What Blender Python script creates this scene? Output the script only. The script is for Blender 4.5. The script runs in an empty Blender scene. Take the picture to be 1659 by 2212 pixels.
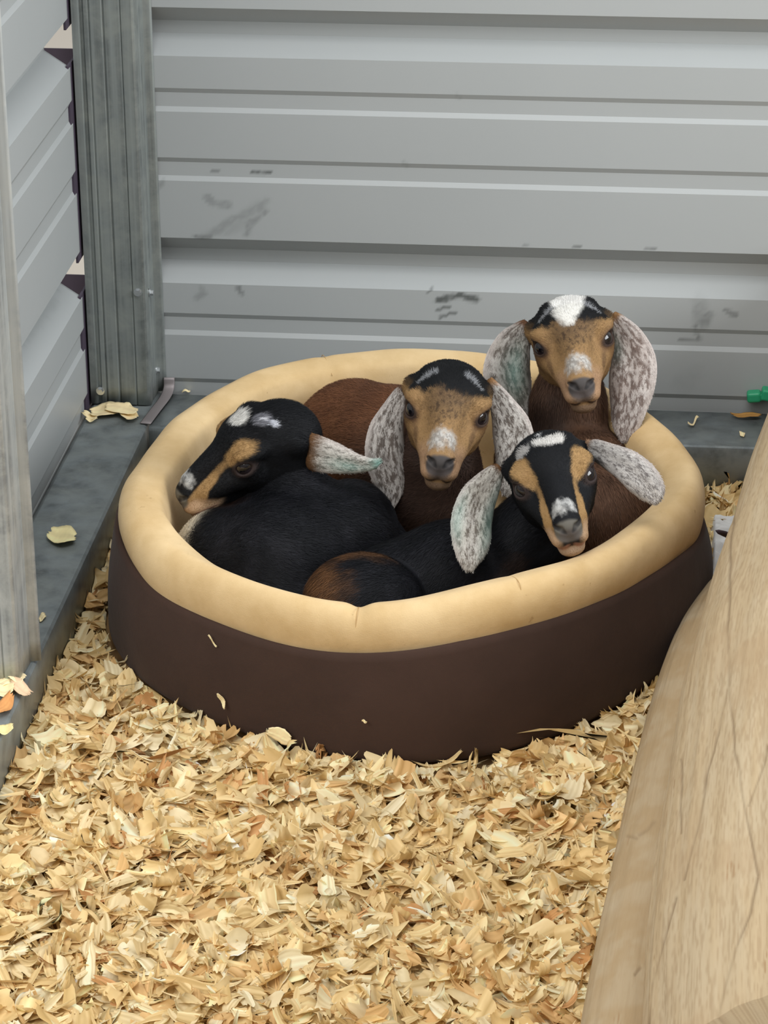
import bpy, math
import numpy as np
from mathutils import Matrix, Vector

# ------------------------------------------------------------------ camera, world, light, exposure
S = bpy.context.scene
COL = S.collection
RNG = np.random.default_rng(7)

FOCAL = 6000.0                      # focal length in pixels of the 1659 x 2212 frame
CAM = np.array([.735, -3.40, 1.446])
PITCH, YAW, ROLL = np.radians([24.4, -5.95, -0.33])
_cp, _sp = np.cos(PITCH), np.sin(PITCH)
FWD = np.array([np.sin(YAW) * _cp, np.cos(YAW) * _cp, -_sp])
_r = np.cross(FWD, [0, 0, 1.]); _r /= np.linalg.norm(_r)
_u = np.cross(_r, FWD)
RIGHT = _r * np.cos(ROLL) + _u * np.sin(ROLL)
UP = -_r * np.sin(ROLL) + _u * np.cos(ROLL)
cam_data = bpy.data.cameras.new('camera')
cam_data.sensor_fit = 'VERTICAL'
cam_data.sensor_height = 24.0
cam_data.lens = 24.0 * FOCAL / 2212.0
cam_data.clip_start = .05
cam = bpy.data.objects.new('camera', cam_data)
m = Matrix.Identity(4)
for i in range(3):
    m[i][0], m[i][1], m[i][2], m[i][3] = RIGHT[i], UP[i], -FWD[i], CAM[i]
cam.matrix_world = m
COL.objects.link(cam)
S.camera = cam

world = bpy.data.worlds.new('overcast_sky'); S.world = world; world.use_nodes = True
_n, _l = world.node_tree.nodes, world.node_tree.links
_bg = _n['Background']
_tc = _n.new('ShaderNodeTexCoord'); _sx = _n.new('ShaderNodeSeparateXYZ'); _cr = _n.new('ShaderNodeValToRGB')
_mr = _n.new('ShaderNodeMapRange'); _mr.inputs[1].default_value = -1; _mr.inputs[2].default_value = 1
_l.new(_tc.outputs['Generated'], _sx.inputs[0]); _l.new(_sx.outputs['Z'], _mr.inputs[0])
_l.new(_mr.outputs[0], _cr.inputs[0]); _l.new(_cr.outputs[0], _bg.inputs['Color'])
_cr.color_ramp.elements[0].position = .35; _cr.color_ramp.elements[0].color = (.16, .155, .15, 1)
_cr.color_ramp.elements[1].position = .75; _cr.color_ramp.elements[1].color = (.93, .97, 1., 1)
_e = _cr.color_ramp.elements.new(.52); _e.color = (.34, .35, .35, 1)
_bg.inputs['Strength'].default_value = .55

def area(name, loc, target, sx, sy, power, color):
    d = bpy.data.lights.new(name, 'AREA'); d.shape = 'RECTANGLE'; d.size = sx; d.size_y = sy
    d.energy = power; d.color = color
    o = bpy.data.objects.new(name, d); COL.objects.link(o); o.location = loc
    o.rotation_euler = (Vector(target) - Vector(loc)).to_track_quat('-Z', 'Y').to_euler()
    return o
# daylight: an opening to the left in front of the pale post; the overhead and far right lamps are added fills
area('daylight_left_opening', (-.62, -2.75, 1.75), (.25, -.65, .05), 1.3, 1.2, 31., (1., .975, .93))
area('added_overhead_fill', (.6, -1.35, 2.35), (.45, -.2, .3), 1.4, 1.0, 25., (1., 1., 1.))  # overhead fill, added so the back wall darkens downward
area('added_side_fill', (2.8, -1.0, 1.35), (0., -.5, .5), 1.8, 1., 56., (.95, .98, 1.))  # unseen fill added to brighten the left wall

vs = S.view_settings
vs.view_transform = 'Standard'; vs.look = 'None'; vs.gamma = 1.0; vs.use_curve_mapping = False
vs.exposure = 0.0
S.cycles.max_bounces = 8

# ------------------------------------------------------------------ helpers
def ray(u, v):
    return ((u - 829.5) * RIGHT - (v - 1106) * UP + FOCAL * FWD)
def at(u, v, axis, val):
    """the point seen at pixel (u, v) that lies on the plane axis = val"""
    d = ray(u, v); return CAM + d * ((val - CAM[axis]) / d[axis])
def fl(u, v, z=0.):
    return at(u, v, 2, z)
def lin(c):
    c = np.asarray(c, float) / 255.
    return np.where(c <= .04045, c / 12.92, ((c + .055) / 1.055) ** 2.4)
def lin4(c):
    return tuple(lin(c)) + (1.,)
def smooth(a, b, x):
    t = np.clip((x - a) / (b - a), 0, 1); return t * t * (3 - 2 * t)

_perm = np.random.default_rng(3).random((64, 64, 64)).astype(np.float32)
def vnoise(p, f):
    """value noise of points p (n,3) at frequency f, in 0..1"""
    q = np.asarray(p) * f + 1000.; i = np.floor(q).astype(int); t = q - i; t = t * t * (3 - 2 * t)
    r = np.zeros(len(q))
    for a in (0, 1):
        for b in (0, 1):
            for c in (0, 1):
                w = (t[:, 0] if a else 1 - t[:, 0]) * (t[:, 1] if b else 1 - t[:, 1]) * (t[:, 2] if c else 1 - t[:, 2])
                r += w * _perm[(i[:, 0] + a) % 64, (i[:, 1] + b) % 64, (i[:, 2] + c) % 64]
    return r
def fnoise(p, f):
    return (vnoise(p, f) * 4 + vnoise(p, 2.1 * f) * 2 + vnoise(p, 4.3 * f)) / 7.

def new_mesh(name, V, quads=(), tris=(), smooth_=True):
    me = bpy.data.meshes.new(name)
    V = np.asarray(V, np.float32)
    quads = np.asarray(quads, np.int32).reshape(-1, 4); tris = np.asarray(tris, np.int32).reshape(-1, 3)
    me.vertices.add(len(V)); me.vertices.foreach_set('co', V.ravel())
    nl = quads.size + tris.size
    me.loops.add(nl); me.loops.foreach_set('vertex_index', np.r_[quads.ravel(), tris.ravel()].astype(np.int32))
    npoly = len(quads) + len(tris)
    me.polygons.add(npoly)
    me.polygons.foreach_set('loop_start', np.r_[np.arange(len(quads)) * 4, quads.size + np.arange(len(tris)) * 3].astype(np.int32))
    me.polygons.foreach_set('use_smooth', np.full(npoly, smooth_))
    me.update(calc_edges=True); me.validate()
    return me
def color_attr(me, rgb, name='coat'):
    a = me.color_attributes.new(name, 'FLOAT_COLOR', 'POINT')
    c = np.ones((len(rgb), 4), np.float32); c[:, :3] = rgb
    a.data.foreach_set('color', c.ravel())
def link(name, me, mats=(), parent=None, loc=None):
    o = bpy.data.objects.new(name, me); COL.objects.link(o)
    for x in (mats if isinstance(mats, (list, tuple)) else [mats]):
        if me is not None: me.materials.append(x)
    if parent is not None: o.parent = parent
    if loc is not None: o.location = loc
    return o
def tag(o, label, cat, group=None):
    o['label'] = label; o['category'] = cat
    if group: o['group'] = group
    return o
def structure(o):
    o['kind'] = 'structure'; return o
def empty(name, loc=(0, 0, 0)):
    o = bpy.data.objects.new(name, None); COL.objects.link(o); o.location = loc; o.empty_display_size = .05
    return o
def grid_quads(nu, nv, wrap_u=False, wrap_v=False, off=0):
    """quads of a grid whose vertex (i, j) sits at i * nv + j"""
    i = np.arange(nu if wrap_u else nu - 1); j = np.arange(nv if wrap_v else nv - 1)
    I, J = np.meshgrid(i, j, indexing='ij'); I2 = (I + 1) % nu; J2 = (J + 1) % nv
    return np.stack([I * nv + J, I2 * nv + J, I2 * nv + J2, I * nv + J2], -1).reshape(-1, 4) + off
def box_arrays(x0, x1, y0, y1, z0, z1):
    V = np.array([(x, y, z) for x in (x0, x1) for y in (y0, y1) for z in (z0, z1)], float)
    Q = [(0, 1, 3, 2), (4, 6, 7, 5), (0, 4, 5, 1), (2, 3, 7, 6), (0, 2, 6, 4), (1, 5, 7, 3)]
    return V, Q
class Bag:
    """collects pieces of one part"""
    def __init__(s): s.V = []; s.Q = []; s.T = []; s.n = 0
    def add(s, V, Q=(), T=()):
        s.V.append(np.asarray(V, float).reshape(-1, 3))
        if len(Q): s.Q.append(np.asarray(Q) + s.n)
        if len(T): s.T.append(np.asarray(T) + s.n)
        s.n += len(s.V[-1])
    def mesh(s, name, smooth_=True):
        return new_mesh(name, np.concatenate(s.V), np.concatenate(s.Q) if s.Q else (), np.concatenate(s.T) if s.T else (), smooth_)
def tube(path, rad, n=12, cap=True):
    """a closed tube along a path; rad scalar or per point or (ru, rv) per point"""
    P = np.asarray(path, float); k = len(P)
    rad = np.broadcast_to(np.asarray(rad, float).reshape(-1, 1) if np.ndim(rad) == 1 else np.asarray(rad, float), (k, 2) if np.ndim(rad) else (k, 1))
    T = np.gradient(P, axis=0); T /= np.linalg.norm(T, axis=1)[:, None]
    up = np.array([0, 0, 1.]) if abs(T[0, 2]) < .9 else np.array([1., 0, 0])
    A = np.cross(T, up); A /= np.linalg.norm(A, axis=1)[:, None]; B = np.cross(A, T)
    th = np.linspace(0, 2 * np.pi, n, endpoint=False)
    V = P[:, None] + A[:, None] * (np.cos(th)[None, :, None] * rad[:, :1, None]) + B[:, None] * (np.sin(th)[None, :, None] * rad[:, -1:, None])
    V = V.reshape(-1, 3); Q = grid_quads(k, n, wrap_v=True); Tt = []
    if cap:
        V = np.r_[V, P[:1], P[-1:]]; a, b = k * n, k * n + 1
        Tt = [(a, j, (j + 1) % n) for j in range(n)] + [(b, (k - 1) * n + (j + 1) % n, (k - 1) * n + j) for j in range(n)]
    return V, Q, Tt
def spline(P, n):
    """Catmull-Rom through points P, n samples; any number of columns"""
    P = np.asarray(P, float); k = len(P)
    E = np.r_[2 * P[:1] - P[1:2], P, 2 * P[-1:] - P[-2:-1]]
    t = np.linspace(0, k - 1 - 1e-6, n); i = t.astype(int); f = (t - i)[:, None]
    a, b, c, d = E[i], E[i + 1], E[i + 2], E[i + 3]
    return .5 * (2 * b + (c - a) * f + (2 * a - 5 * b + 4 * c - d) * f ** 2 + (3 * b - a - 3 * c + d) * f ** 3)

# ------------------------------------------------------------------ materials
def mat(name, base=(128, 128, 128), rough=.6, metal=0., spec=.4):
    m = bpy.data.materials.new(name); m.use_nodes = True
    b = m.node_tree.nodes['Principled BSDF']
    b.inputs['Base Color'].default_value = lin4(base); b.inputs['Roughness'].default_value = rough
    b.inputs['Metallic'].default_value = metal; b.inputs['Specular IOR Level'].default_value = spec
    return m, m.node_tree.nodes, m.node_tree.links, b
def noise_node(n, l, scale, detail=3, vec=None, rough=.5, dist=0.):
    t = n.new('ShaderNodeTexNoise'); t.inputs['Scale'].default_value = scale; t.inputs['Detail'].default_value = detail
    t.inputs['Roughness'].default_value = rough; t.inputs['Distortion'].default_value = dist
    if vec is not None: l.new(vec, t.inputs['Vector'])
    return t.outputs['Fac']
def objvec(n, l, scale=(1, 1, 1)):
    tc = n.new('ShaderNodeTexCoord'); mp = n.new('ShaderNodeMapping'); mp.inputs['Scale'].default_value = scale
    l.new(tc.outputs['Object'], mp.inputs['Vector']); return mp.outputs['Vector']
def ramp(n, l, fac, stops):
    r = n.new('ShaderNodeValToRGB'); e = r.color_ramp.elements
    while len(e) < len(stops): e.new(.5)
    for k, (p, c) in enumerate(stops): e[k].position = p; e[k].color = c if len(c) == 4 else tuple(c) + (1,)
    l.new(fac, r.inputs[0]); return r.outputs[0]
def mixc(n, l, fac, a, b, mode='MIX'):
    x = n.new('ShaderNodeMix'); x.data_type = 'RGBA'; x.blend_type = mode
    for s, v in ((x.inputs[0], fac), (x.inputs[6], a), (x.inputs[7], b)):
        if isinstance(v, bpy.types.NodeSocket): l.new(v, s)
        else: s.default_value = v
    return x.outputs[2]
def bump(n, l, b, h, strength, dist=.002):
    x = n.new('ShaderNodeBump'); x.inputs['Strength'].default_value = strength; x.inputs['Distance'].default_value = dist
    l.new(h, x.inputs['Height']); l.new(x.outputs[0], b.inputs['Normal'])
def attr(n, name):
    a = n.new('ShaderNodeAttribute'); a.attribute_name = name; return a.outputs['Color']

def mat_painted():
    m, n, l, b = mat('white_painted_steel', (168, 171, 171), .42)
    v = objvec(n, l)
    c = mixc(n, l, noise_node(n, l, 3., 4, v), lin4((163, 167, 167)), lin4((173, 176, 176)))
    d = mixc(n, l, 1., c, attr(n, 'mark'), 'MULTIPLY')
    l.new(d, b.inputs['Base Color'])
    bump(n, l, b, noise_node(n, l, 40., 2, v), .05, .001)
    return m
def mat_galvanised(name, tint=(150, 155, 158), long=(70, 70, 2.5), metal=.75):
    m, n, l, b = mat(name, tint, .45, metal, .5)
    v = objvec(n, l, long)
    f = noise_node(n, l, 1., 4, v, .6)
    t = np.array(tint)
    c1 = ramp(n, l, f, [(.3, lin4(t * .72)), (.5, lin4(t)), (.68, lin4(np.minimum(t * 1.16, 245)))])
    v2 = objvec(n, l)
    sp = ramp(n, l, noise_node(n, l, 28., 6, v2, .65, .4), [(.35, (0, 0, 0, 1)), (.72, (1, 1, 1, 1))])
    c2 = mixc(n, l, sp, c1, lin4(np.minimum(t * 1.12 + (6, 4, 0), 250)))
    l.new(c2, b.inputs['Base Color'])
    r = n.new('ShaderNodeMapRange'); r.inputs[3].default_value = .34; r.inputs[4].default_value = .62
    l.new(f, r.inputs[0]); l.new(r.outputs[0], b.inputs['Roughness'])
    bump(n, l, b, f, .12, .001)
    return m
def mat_fabric(name, c_lo, c_hi, rough=.9, weave=900., stain=None, bumps=.25, sheen=.3):
    m, n, l, b = mat(name, c_hi, rough, 0, .2)
    v = objvec(n, l)
    f = noise_node(n, l, 9., 5, v, .6)
    c = ramp(n, l, f, [(.3, lin4(c_lo)), (.62, lin4(c_hi))])
    if stain:
        s = ramp(n, l, noise_node(n, l, 55., 4, v, .7), [(.66, (0, 0, 0, 1)), (.78, (1, 1, 1, 1))])
        c = mixc(n, l, s, c, lin4(stain))
    l.new(c, b.inputs['Base Color'])
    b.inputs['Sheen Weight'].default_value = sheen; b.inputs['Sheen Roughness'].default_value = .5
    a1 = noise_node(n, l, weave, 2, v); a2 = noise_node(n, l, 26., 3, v)
    mm = n.new('ShaderNodeMath'); mm.operation = 'MULTIPLY_ADD'; mm.inputs[1].default_value = 6.
    l.new(a2, mm.inputs[0]); l.new(a1, mm.inputs[2])
    bump(n, l, b, mm.outputs[0], bumps, .0008)
    return m
def mat_attr(name, rough=.7, attrname='coat', spec=.3, trans=0., bumpscale=0, sheen=0.):
    m, n, l, b = mat(name, (128, 128, 128), rough, 0, spec)
    l.new(attr(n, attrname), b.inputs['Base Color'])
    if sheen: b.inputs['Sheen Weight'].default_value = sheen
    if bumpscale: bump(n, l, b, noise_node(n, l, bumpscale, 3, objvec(n, l)), .3, .001)
    if trans:
        t = n.new('ShaderNodeBsdfTranslucent'); mx = n.new('ShaderNodeMixShader'); mx.inputs[0].default_value = trans
        l.new(attr(n, attrname), t.inputs['Color'])
        out = n['Material Output']
        l.new(b.outputs[0], mx.inputs[1]); l.new(t.outputs[0], mx.inputs[2]); l.new(mx.outputs[0], out.inputs['Surface'])
    return m

PAINT = mat_painted()
GALV_POST = mat_galvanised('galvanised_post_steel', (130, 136, 135), (90, 90, 1.6), .45)
GALV_FRONT = mat_galvanised('weathered_post_steel', (164, 168, 168), (90, 90, 2.2), .45)
GALV_TRACK = mat_galvanised('galvanised_track_steel', (124, 131, 133), (26, 26, 26), .35)
TRIM_AND_SHADE = mat('corner_trim_and_rib_shade', (70, 60, 74), .6)[0]  # trim colour, also used for painted shade in the rib ends
ZINC = mat('zinc_screw', (215, 218, 220), .22, .9)[0]
BED_TAN = mat_fabric('tan_suede_fabric', (196, 164, 114), (222, 194, 148), .92, 700., (164, 132, 86), .3, .08)
BED_BROWN = mat_fabric('brown_canvas_fabric', (62, 46, 39), (70, 52, 44), .9, 1100., None, .25, .06)
THREAD = mat('seam_thread', (190, 156, 106), .9)[0]
FLAKE = mat_attr('pine_shaving_wood', .75, 'coat', .25, .22)
FLAKE_THICK = mat_attr('loose_shaving_wood', .75, 'coat', .25)
SOIL = mat('dark_subfloor', (74, 58, 44), .95)[0]
GREEN = mat('green_plastic', (46, 158, 112), .4)[0]


# ------------------------------------------------------------------ the setting: walls, floor, base channels
RIB_Z = [.2145 + .3048 * k for k in range(-1, 4)]        # lower edge of each major rib
def profile(zmax, zmin):
    """(z, recess) of the sheet's profile, from the bottom up: wide ribs a foot apart with two small beads between"""
    P = []
    for z in RIB_Z:
        P += [(z, 0), (z + .020, .030), (z + .0215, .032), (z + .038, .032), (z + .0395, .030), (z + .0625, 0)]
        for off in (.140, .232):
            P += [(z + off, 0), (z + off + .0062, .0032), (z + off + .0245, .0032), (z + off + .0310, 0)]
    P = np.array(P)
    zs = np.unique(np.r_[zmin, zmax, np.arange(zmin, zmax, .004), P[:, 0]])
    zs = zs[(zs >= zmin) & (zs <= zmax)]
    return zs, np.interp(zs, P[:, 0], P[:, 1])
def seg_mark(U, Z, pts, w, dark, soft, seed):
    """a scuff along a polyline of (u, z), ragged by noise: 0..dark"""
    d = np.full(U.shape, 9.)
    for a, b in zip(pts[:-1], pts[1:]):
        a = np.array(a); b = np.array(b); ab = b - a
        t = np.clip(((U - a[0]) * ab[0] + (Z - a[1]) * ab[1]) / (ab @ ab + 1e-12), 0, 1)
        d = np.minimum(d, np.hypot(U - a[0] - t * ab[0], Z - a[1] - t * ab[1]))
    q = np.stack([U.ravel(), Z.ravel(), np.full(U.size, seed * 1.7)], 1)
    nz = fnoise(q, 90).reshape(U.shape); nz2 = fnoise(q * [1, 1, 1], 260).reshape(U.shape)
    return dark * (1 - smooth(w * soft, w, d + (nz - .5) * w * 1.2)) * np.clip(.35 + 1.1 * nz2, 0, 1)

def wall_sheet(name, u0, u1, place, marks, du=.004):
    zs, rec = profile(1.02, .052)
    us = np.arange(u0, u1 + du / 2, du)
    U, Z = np.meshgrid(us, zs, indexing='ij'); Rr = np.broadcast_to(rec, U.shape)
    V = place(U, Z, Rr).reshape(-1, 3)
    mk = np.zeros(U.shape)
    for k, (pts, w, dark, soft) in enumerate(marks): mk = np.maximum(mk, seg_mark(U, Z, pts, w, dark, soft, k + 1))
    me = new_mesh(name, V, grid_quads(len(us), len(zs)))
    ink = lin((92, 96, 92)); g = (1 - mk.ravel())[:, None] + mk.ravel()[:, None] * ink
    color_attr(me, g, 'mark')
    me.set_sharp_from_angle(angle=math.radians(14))
    o = link(name, me, PAINT)
    sd = o.modifiers.new('thickness', 'SOLIDIFY'); sd.thickness = .0007; sd.offset = -1
    return structure(o)
def wpx(*pts):                       # scuffs on the back wall, read where they sit on the sheet
    return [tuple(at(u, v, 1, 0.)[[0, 2]]) for u, v in pts]
MARKS = [
    (wpx((447, 425), (462, 438), (493, 443)), .006, .30, .3), (wpx((450, 510), (500, 474), (545, 458), (575, 434)), .009, .26, .2),
    (wpx((490, 500), (520, 480), (560, 440)), .011, .15, .1), (wpx((530, 510), (540, 480), (575, 458)), .006, .34, .3),
    (wpx((420, 511), (455, 512)), .004, .5, .3), (wpx((545, 374), (585, 375)), .003, .75, .4), (wpx((455, 371), (472, 371)), .002, .5, .4),
    (wpx((435, 620), (440, 634), (425, 643)), .006, .28, .2), (wpx((515, 622), (524, 635)), .004, .5, .4),
    (wpx((948, 648), (975, 641), (1000, 638), (1028, 648)), .0055, .8, .45), (wpx((946, 671), (958, 664), (972, 662)), .0035, .8, .45),
    (wpx((950, 686), (968, 679), (985, 676)), .0028, .7, .45), (wpx((1002, 640), (1021, 652)), .003, .4, .4),
    (wpx((1510, 655), (1508, 690), (1520, 700)), .013, .25, .15), (wpx((1518, 695), (1535, 678)), .008, .4, .3), (wpx((1502, 705), (1508, 732)), .005, .5, .3),
    (wpx((1568, 670), (1588, 681)), .005, .5, .4), (wpx((1470, 735), (1512, 734)), .003, .5, .4), (wpx((930, 626), (926, 632)), .002, .5, .5),
    (wpx((872, 353), (880, 358)), .004, .22, .2), (wpx((985, 203), (992, 212)), .004, .15, .2), (wpx((1500, 812), (1470, 830)), .02, .08, .1),
    (wpx((1240, 531), (1255, 532)), .002, .6, .5), (wpx((1130, 529), (1143, 530)), .002, .5, .5), (wpx((1395, 535), (1415, 536)), .002, .5, .5),
    (wpx((352, 392), (346, 402)), .004, .3, .3),
]
wall_sheet('wall_back', .004, 1.25, lambda u, z, r: np.stack([u, r, z], -1), MARKS)
wall_sheet('wall_left', -.838, -.062, lambda u, z, r: np.stack([-r - .004, u, z], -1), [
    ([(-.075, .245), (-.10, .25)], .016, .35, .1), ([(-.075, .855), (-.11, .86)], .02, .25, .1), ([(-.12, .23), (-.3, .235)], .005, .12, .2)], .006)
# dark trim that closes the corner behind the post; open where the wide ribs run past it
bag = Bag()
edges = [.05] + [e for z in RIB_Z if z > .05 for e in (z + .004, z + .050)] + [1.02]
for a, b in zip(edges[0::2], edges[1::2]):
    bag.add(*box_arrays(-.0075, -.0045, -.075, .006, a, b))
for z in RIB_Z:
    if z > .05: bag.add(*box_arrays(-.080, -.0048, .0075, .0105, z - .075, z + .004))  # added dark plates stand in for the shade inside the rib ends
structure(link('trim_1', bag.mesh('trim_1', False), TRIM_AND_SHADE))

# ground outside the shed, seen only through the rib ends
V, Q = box_arrays(-6, 5, -6, 6, -.17, -.15)
structure(link('ground_outside', new_mesh('ground_outside', V, Q, smooth_=False), mat('pale_gravel', (236, 224, 208), .95)[0]))
V, Q = box_arrays(-.004, 2.2, -3.2, .004, -.06, -.012)
structure(link('floor', new_mesh('floor', V, Q, smooth_=False), SOIL))

def channel(name, section, axis, a, b, n=60):
    """a folded steel channel: (across, z) section run along an axis, with folded lip"""
    sec = np.array(section, float); s = np.linspace(a, b, n)
    V = np.zeros((n, len(sec), 3))
    if axis == 'y': V[..., 0] = sec[None, :, 0]; V[..., 1] = s[:, None]
    else: V[..., 1] = sec[None, :, 0]; V[..., 0] = s[:, None]
    V[..., 2] = sec[None, :, 1]
    me = new_mesh(name, V.reshape(-1, 3), grid_quads(n, len(sec)))
    me.set_sharp_from_angle(angle=math.radians(25))
    o = link(name, me, GALV_TRACK)
    sd = o.modifiers.new('thickness', 'SOLIDIFY'); sd.thickness = .0016; sd.offset = 0
    return structure(o)
channel('baseboard_left', [(-.003, .056), (.002, .0585), (.074, .0600), (.0805, .0597), (.083, .0575), (.0838, .054), (.0835, -.02)], 'y', -1.6, -.004)
channel('baseboard_back', [(-.0045, .058), (-.116, .0600), (-.1225, .0604), (-.125, .059), (-.1262, .055), (-.126, -.02)], 'x', .088, 1.3)
# bent clip plate where the two channels meet
V, Q, T = tube(spline([(.082, -.118, .0625), (.087, -.075, .0632), (.0925, -.030, .064), (.094, -.008, .069), (.094, -.0035, .082)], 16), [(.0075, .0009)] * 16, 10)
tag(link('splice_plate', new_mesh('splice_plate', V, Q, T), mat('dull_bracket', (150, 142, 142), .55, .5)[0]),
    'short flat grey steel strap at the corner where the two base channels meet', 'bracket')

def steel_post(name, y0, y1, xa, xb, z0, z1, m, label):
    """a rolled stud: ribbed web facing the camera and two returned flanges"""
    w = xb - xa; k = []
    for f, d in ((0, 0), (.10, 0), (.13, .0035), (.17, .0035), (.20, 0), (.25, 0), (.27, .0018), (.30, 0), (.47, 0), (.50, .002), (.53, 0), (.76, 0), (.78, .0018), (.80, 0), (.955, 0), (.985, .0012), (1., .004)):
        k.append((xa + f * w, y0 + d))
    sec = [(xa + .002, y1), (xa, y1 - .003)] + k + [(xb, y0 + .016), (xb - .0012, y0 + .019), (xb, y0 + .022), (xb + .0012, y1 - .004), (xb + .009, y1 - .001), (xb + .0125, y1)]
    sec = np.array(sec); zs = np.linspace(z0, z1, 40)
    V = np.zeros((40, len(sec), 3)); V[..., 0] = sec[None, :, 0]; V[..., 1] = sec[None, :, 1]; V[..., 2] = zs[:, None]
    me = new_mesh('web_and_flanges', V.reshape(-1, 3), grid_quads(40, len(sec)))
    me.set_sharp_from_angle(angle=math.radians(24))
    o = link(name, me, m)
    sd = o.modifiers.new('thickness', 'SOLIDIFY'); sd.thickness = .0014; sd.offset = 0
    return tag(o, label, 'post')
corner = steel_post('steel_post', -.055, -.001, -.001, .0775, .0625, 1.03, GALV_POST, 'dull grey galvanised steel post standing in the corner of the pen')
front = steel_post('steel_post', -.835, -.785, -.0005, .0770, .0625, 1.03, GALV_FRONT, 'pale scratched steel post at the left edge, standing in the side channel')
def screw(parent, p, nrm, r=.0042):
    """hex washer-head screw"""
    nrm = np.array(nrm, float); nrm /= np.linalg.norm(nrm); p = np.array(p, float)
    b = Bag()
    for a, c, rr, n in ((0, .0012, r * 1.35, 20), (.0012, .005, r, 6)):
        V, Q, T = tube([p + nrm * (a - .0004), p + nrm * ((a + c) / 2), p + nrm * c], rr, n); b.add(V, Q, T)
    link('screw', b.mesh('screw', False), ZINC, parent)
screw(corner, at(298, 631, 1, -.055), (0, -1, 0))
screw(corner, at(217, 844, 1, -.055), (0, -1, 0))
screw(corner, (.0788, -.034, at(333, 632, 1, -.034)[2]), (1, 0, 0))
screw(corner, (.0788, -.010, at(353, 800, 1, -.01)[2]), (1, 0, 0))

# ------------------------------------------------------------------ round pet bed with a padded rim
BC = np.array([.463, -.50])
def closed(K, keep=9):
    K = np.array(K) - BC; th = np.arctan2(K[:, 1], K[:, 0]); r = np.hypot(K[:, 0], K[:, 1]); o = np.argsort(th); th = th[o]; r = r[o]
    t = np.linspace(-np.pi, np.pi, 720, endpoint=False)
    rr = np.interp(t, np.r_[th[-1] - 2 * np.pi, th, th[0] + 2 * np.pi], np.r_[r[-1], r, r[0]])
    F = np.fft.rfft(rr); F[keep:] = 0; rr = np.fft.irfft(F, 720)
    return lambda a: np.interp((a + np.pi) % (2 * np.pi) - np.pi, np.r_[t, np.pi], np.r_[rr, rr[0]])
def table(T):
    T = np.array(sorted(T)); return lambda a: np.interp((np.degrees(a) + 180) % 360 - 180, np.r_[T[-1, 0] - 360, T[:, 0], T[0, 0] + 360], np.r_[T[-1, 1], T[:, 1], T[0, 1]])
def smoothed(f, w=.16, n=9):
    return lambda a: np.mean([f(a + d) for d in np.linspace(-w, w, n)], axis=0)
r_base = closed([(.116, -.549), (.145, -.655), (.2, -.736), (.278, -.803), (.365, -.852), (.48, -.876), (.581, -.851), (.67, -.777), (.738, -.687), (.79, -.56), (.812, -.42), (.80, -.34), (.75, -.245), (.66, -.18), (.55, -.148), (.42, -.146), (.29, -.175), (.19, -.25), (.125, -.39)])
r_rim = closed([(.152, -.60), (.160, -.655), (.186, -.702), (.218, -.739), (.276, -.789), (.356, -.836), (.444, -.860), (.52, -.857), (.60, -.829), (.69, -.752), (.75, -.655), (.785, -.56), (.792, -.50), (.779, -.43), (.757, -.375), (.725, -.306), (.66, -.215), (.60, -.17), (.526, -.143), (.467, -.138), (.397, -.141), (.323, -.162), (.269, -.199), (.22, -.263), (.18, -.365), (.16, -.455), (.152, -.53)])
z_seam = smoothed(table([(-176, .150), (-152, .150), (-148, .140), (-138, .127), (-119, .124), (-106, .122), (-93, .126), (-81, .137), (-67, .150), (-48, .147), (-27, .141), (-3, .122), (20, .115), (90, .13), (160, .14)]))
z_crest = smoothed(table([(-176, .187), (-153, .187), (-144, .182), (-136, .177), (-123, .177), (-108, .176), (-93, .173), (-84, .183), (-65, .197), (-45, .191), (-26, .192), (-8, .188), (10, .188), (90, .187), (150, .186)]))
z_inner = smoothed(table([(-176, .186), (-140, .182), (-134, .165), (-125, .156), (-116, .154), (-103, .157), (-94, .157), (-83, .176), (-65, .190), (-45, .181), (-26, .183), (-8, .178), (10, .178), (90, .180), (150, .182)]))
bed = empty('pet_bed', (BC[0], BC[1], 0))
tag(bed, 'round pet bed with brown fabric wall and padded tan rim, full of goat kids', 'pet bed')
NT = 420
TH = np.linspace(-np.pi, np.pi, NT, endpoint=False)
CX, SX = np.cos(TH), np.sin(TH)
def rings(rows):
    """rows of (radius per angle, z per angle) -> vertices around the bed's own centre"""
    return np.stack([np.stack([r * CX, r * SX, np.broadcast_to(z, TH.shape)], -1) for r, z in rows], 1).reshape(-1, 3)
rb, rr, zs_, zc, zi = r_base(TH), r_rim(TH), z_seam(TH), z_crest(TH), z_inner(TH)
w1 = .0018 * np.sin(5 * TH + 1) + .0010 * np.sin(11 * TH) + .0004 * np.sin(23 * TH + 2)
# brown wall
rs = rb * .25 + (rr + .004) * .75 + .0028
rows = [(rb - .045, .004 + 0 * TH), (rb - .012, .000 + 0 * TH), (rb - .002, .006 + 0 * TH)]
for f in np.linspace(.08, 1, 16):
    belly = .006 * np.sin(np.pi * f) + w1 * np.sin(np.pi * f) * .8
    rows.append((rb * (1 - f) + rs * f + belly, f * zs_))
rows += [(rs - .004, zs_ + .0012), (rs - .012, zs_ - .002), (rs - .02, zs_ - .06), (rb - .05, .012 + 0 * TH)]
V = rings(rows); me = new_mesh('outer_wall', V, grid_quads(NT, len(rows), True)[:, ::-1])
link('outer_wall', me, BED_BROWN, bed)
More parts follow.
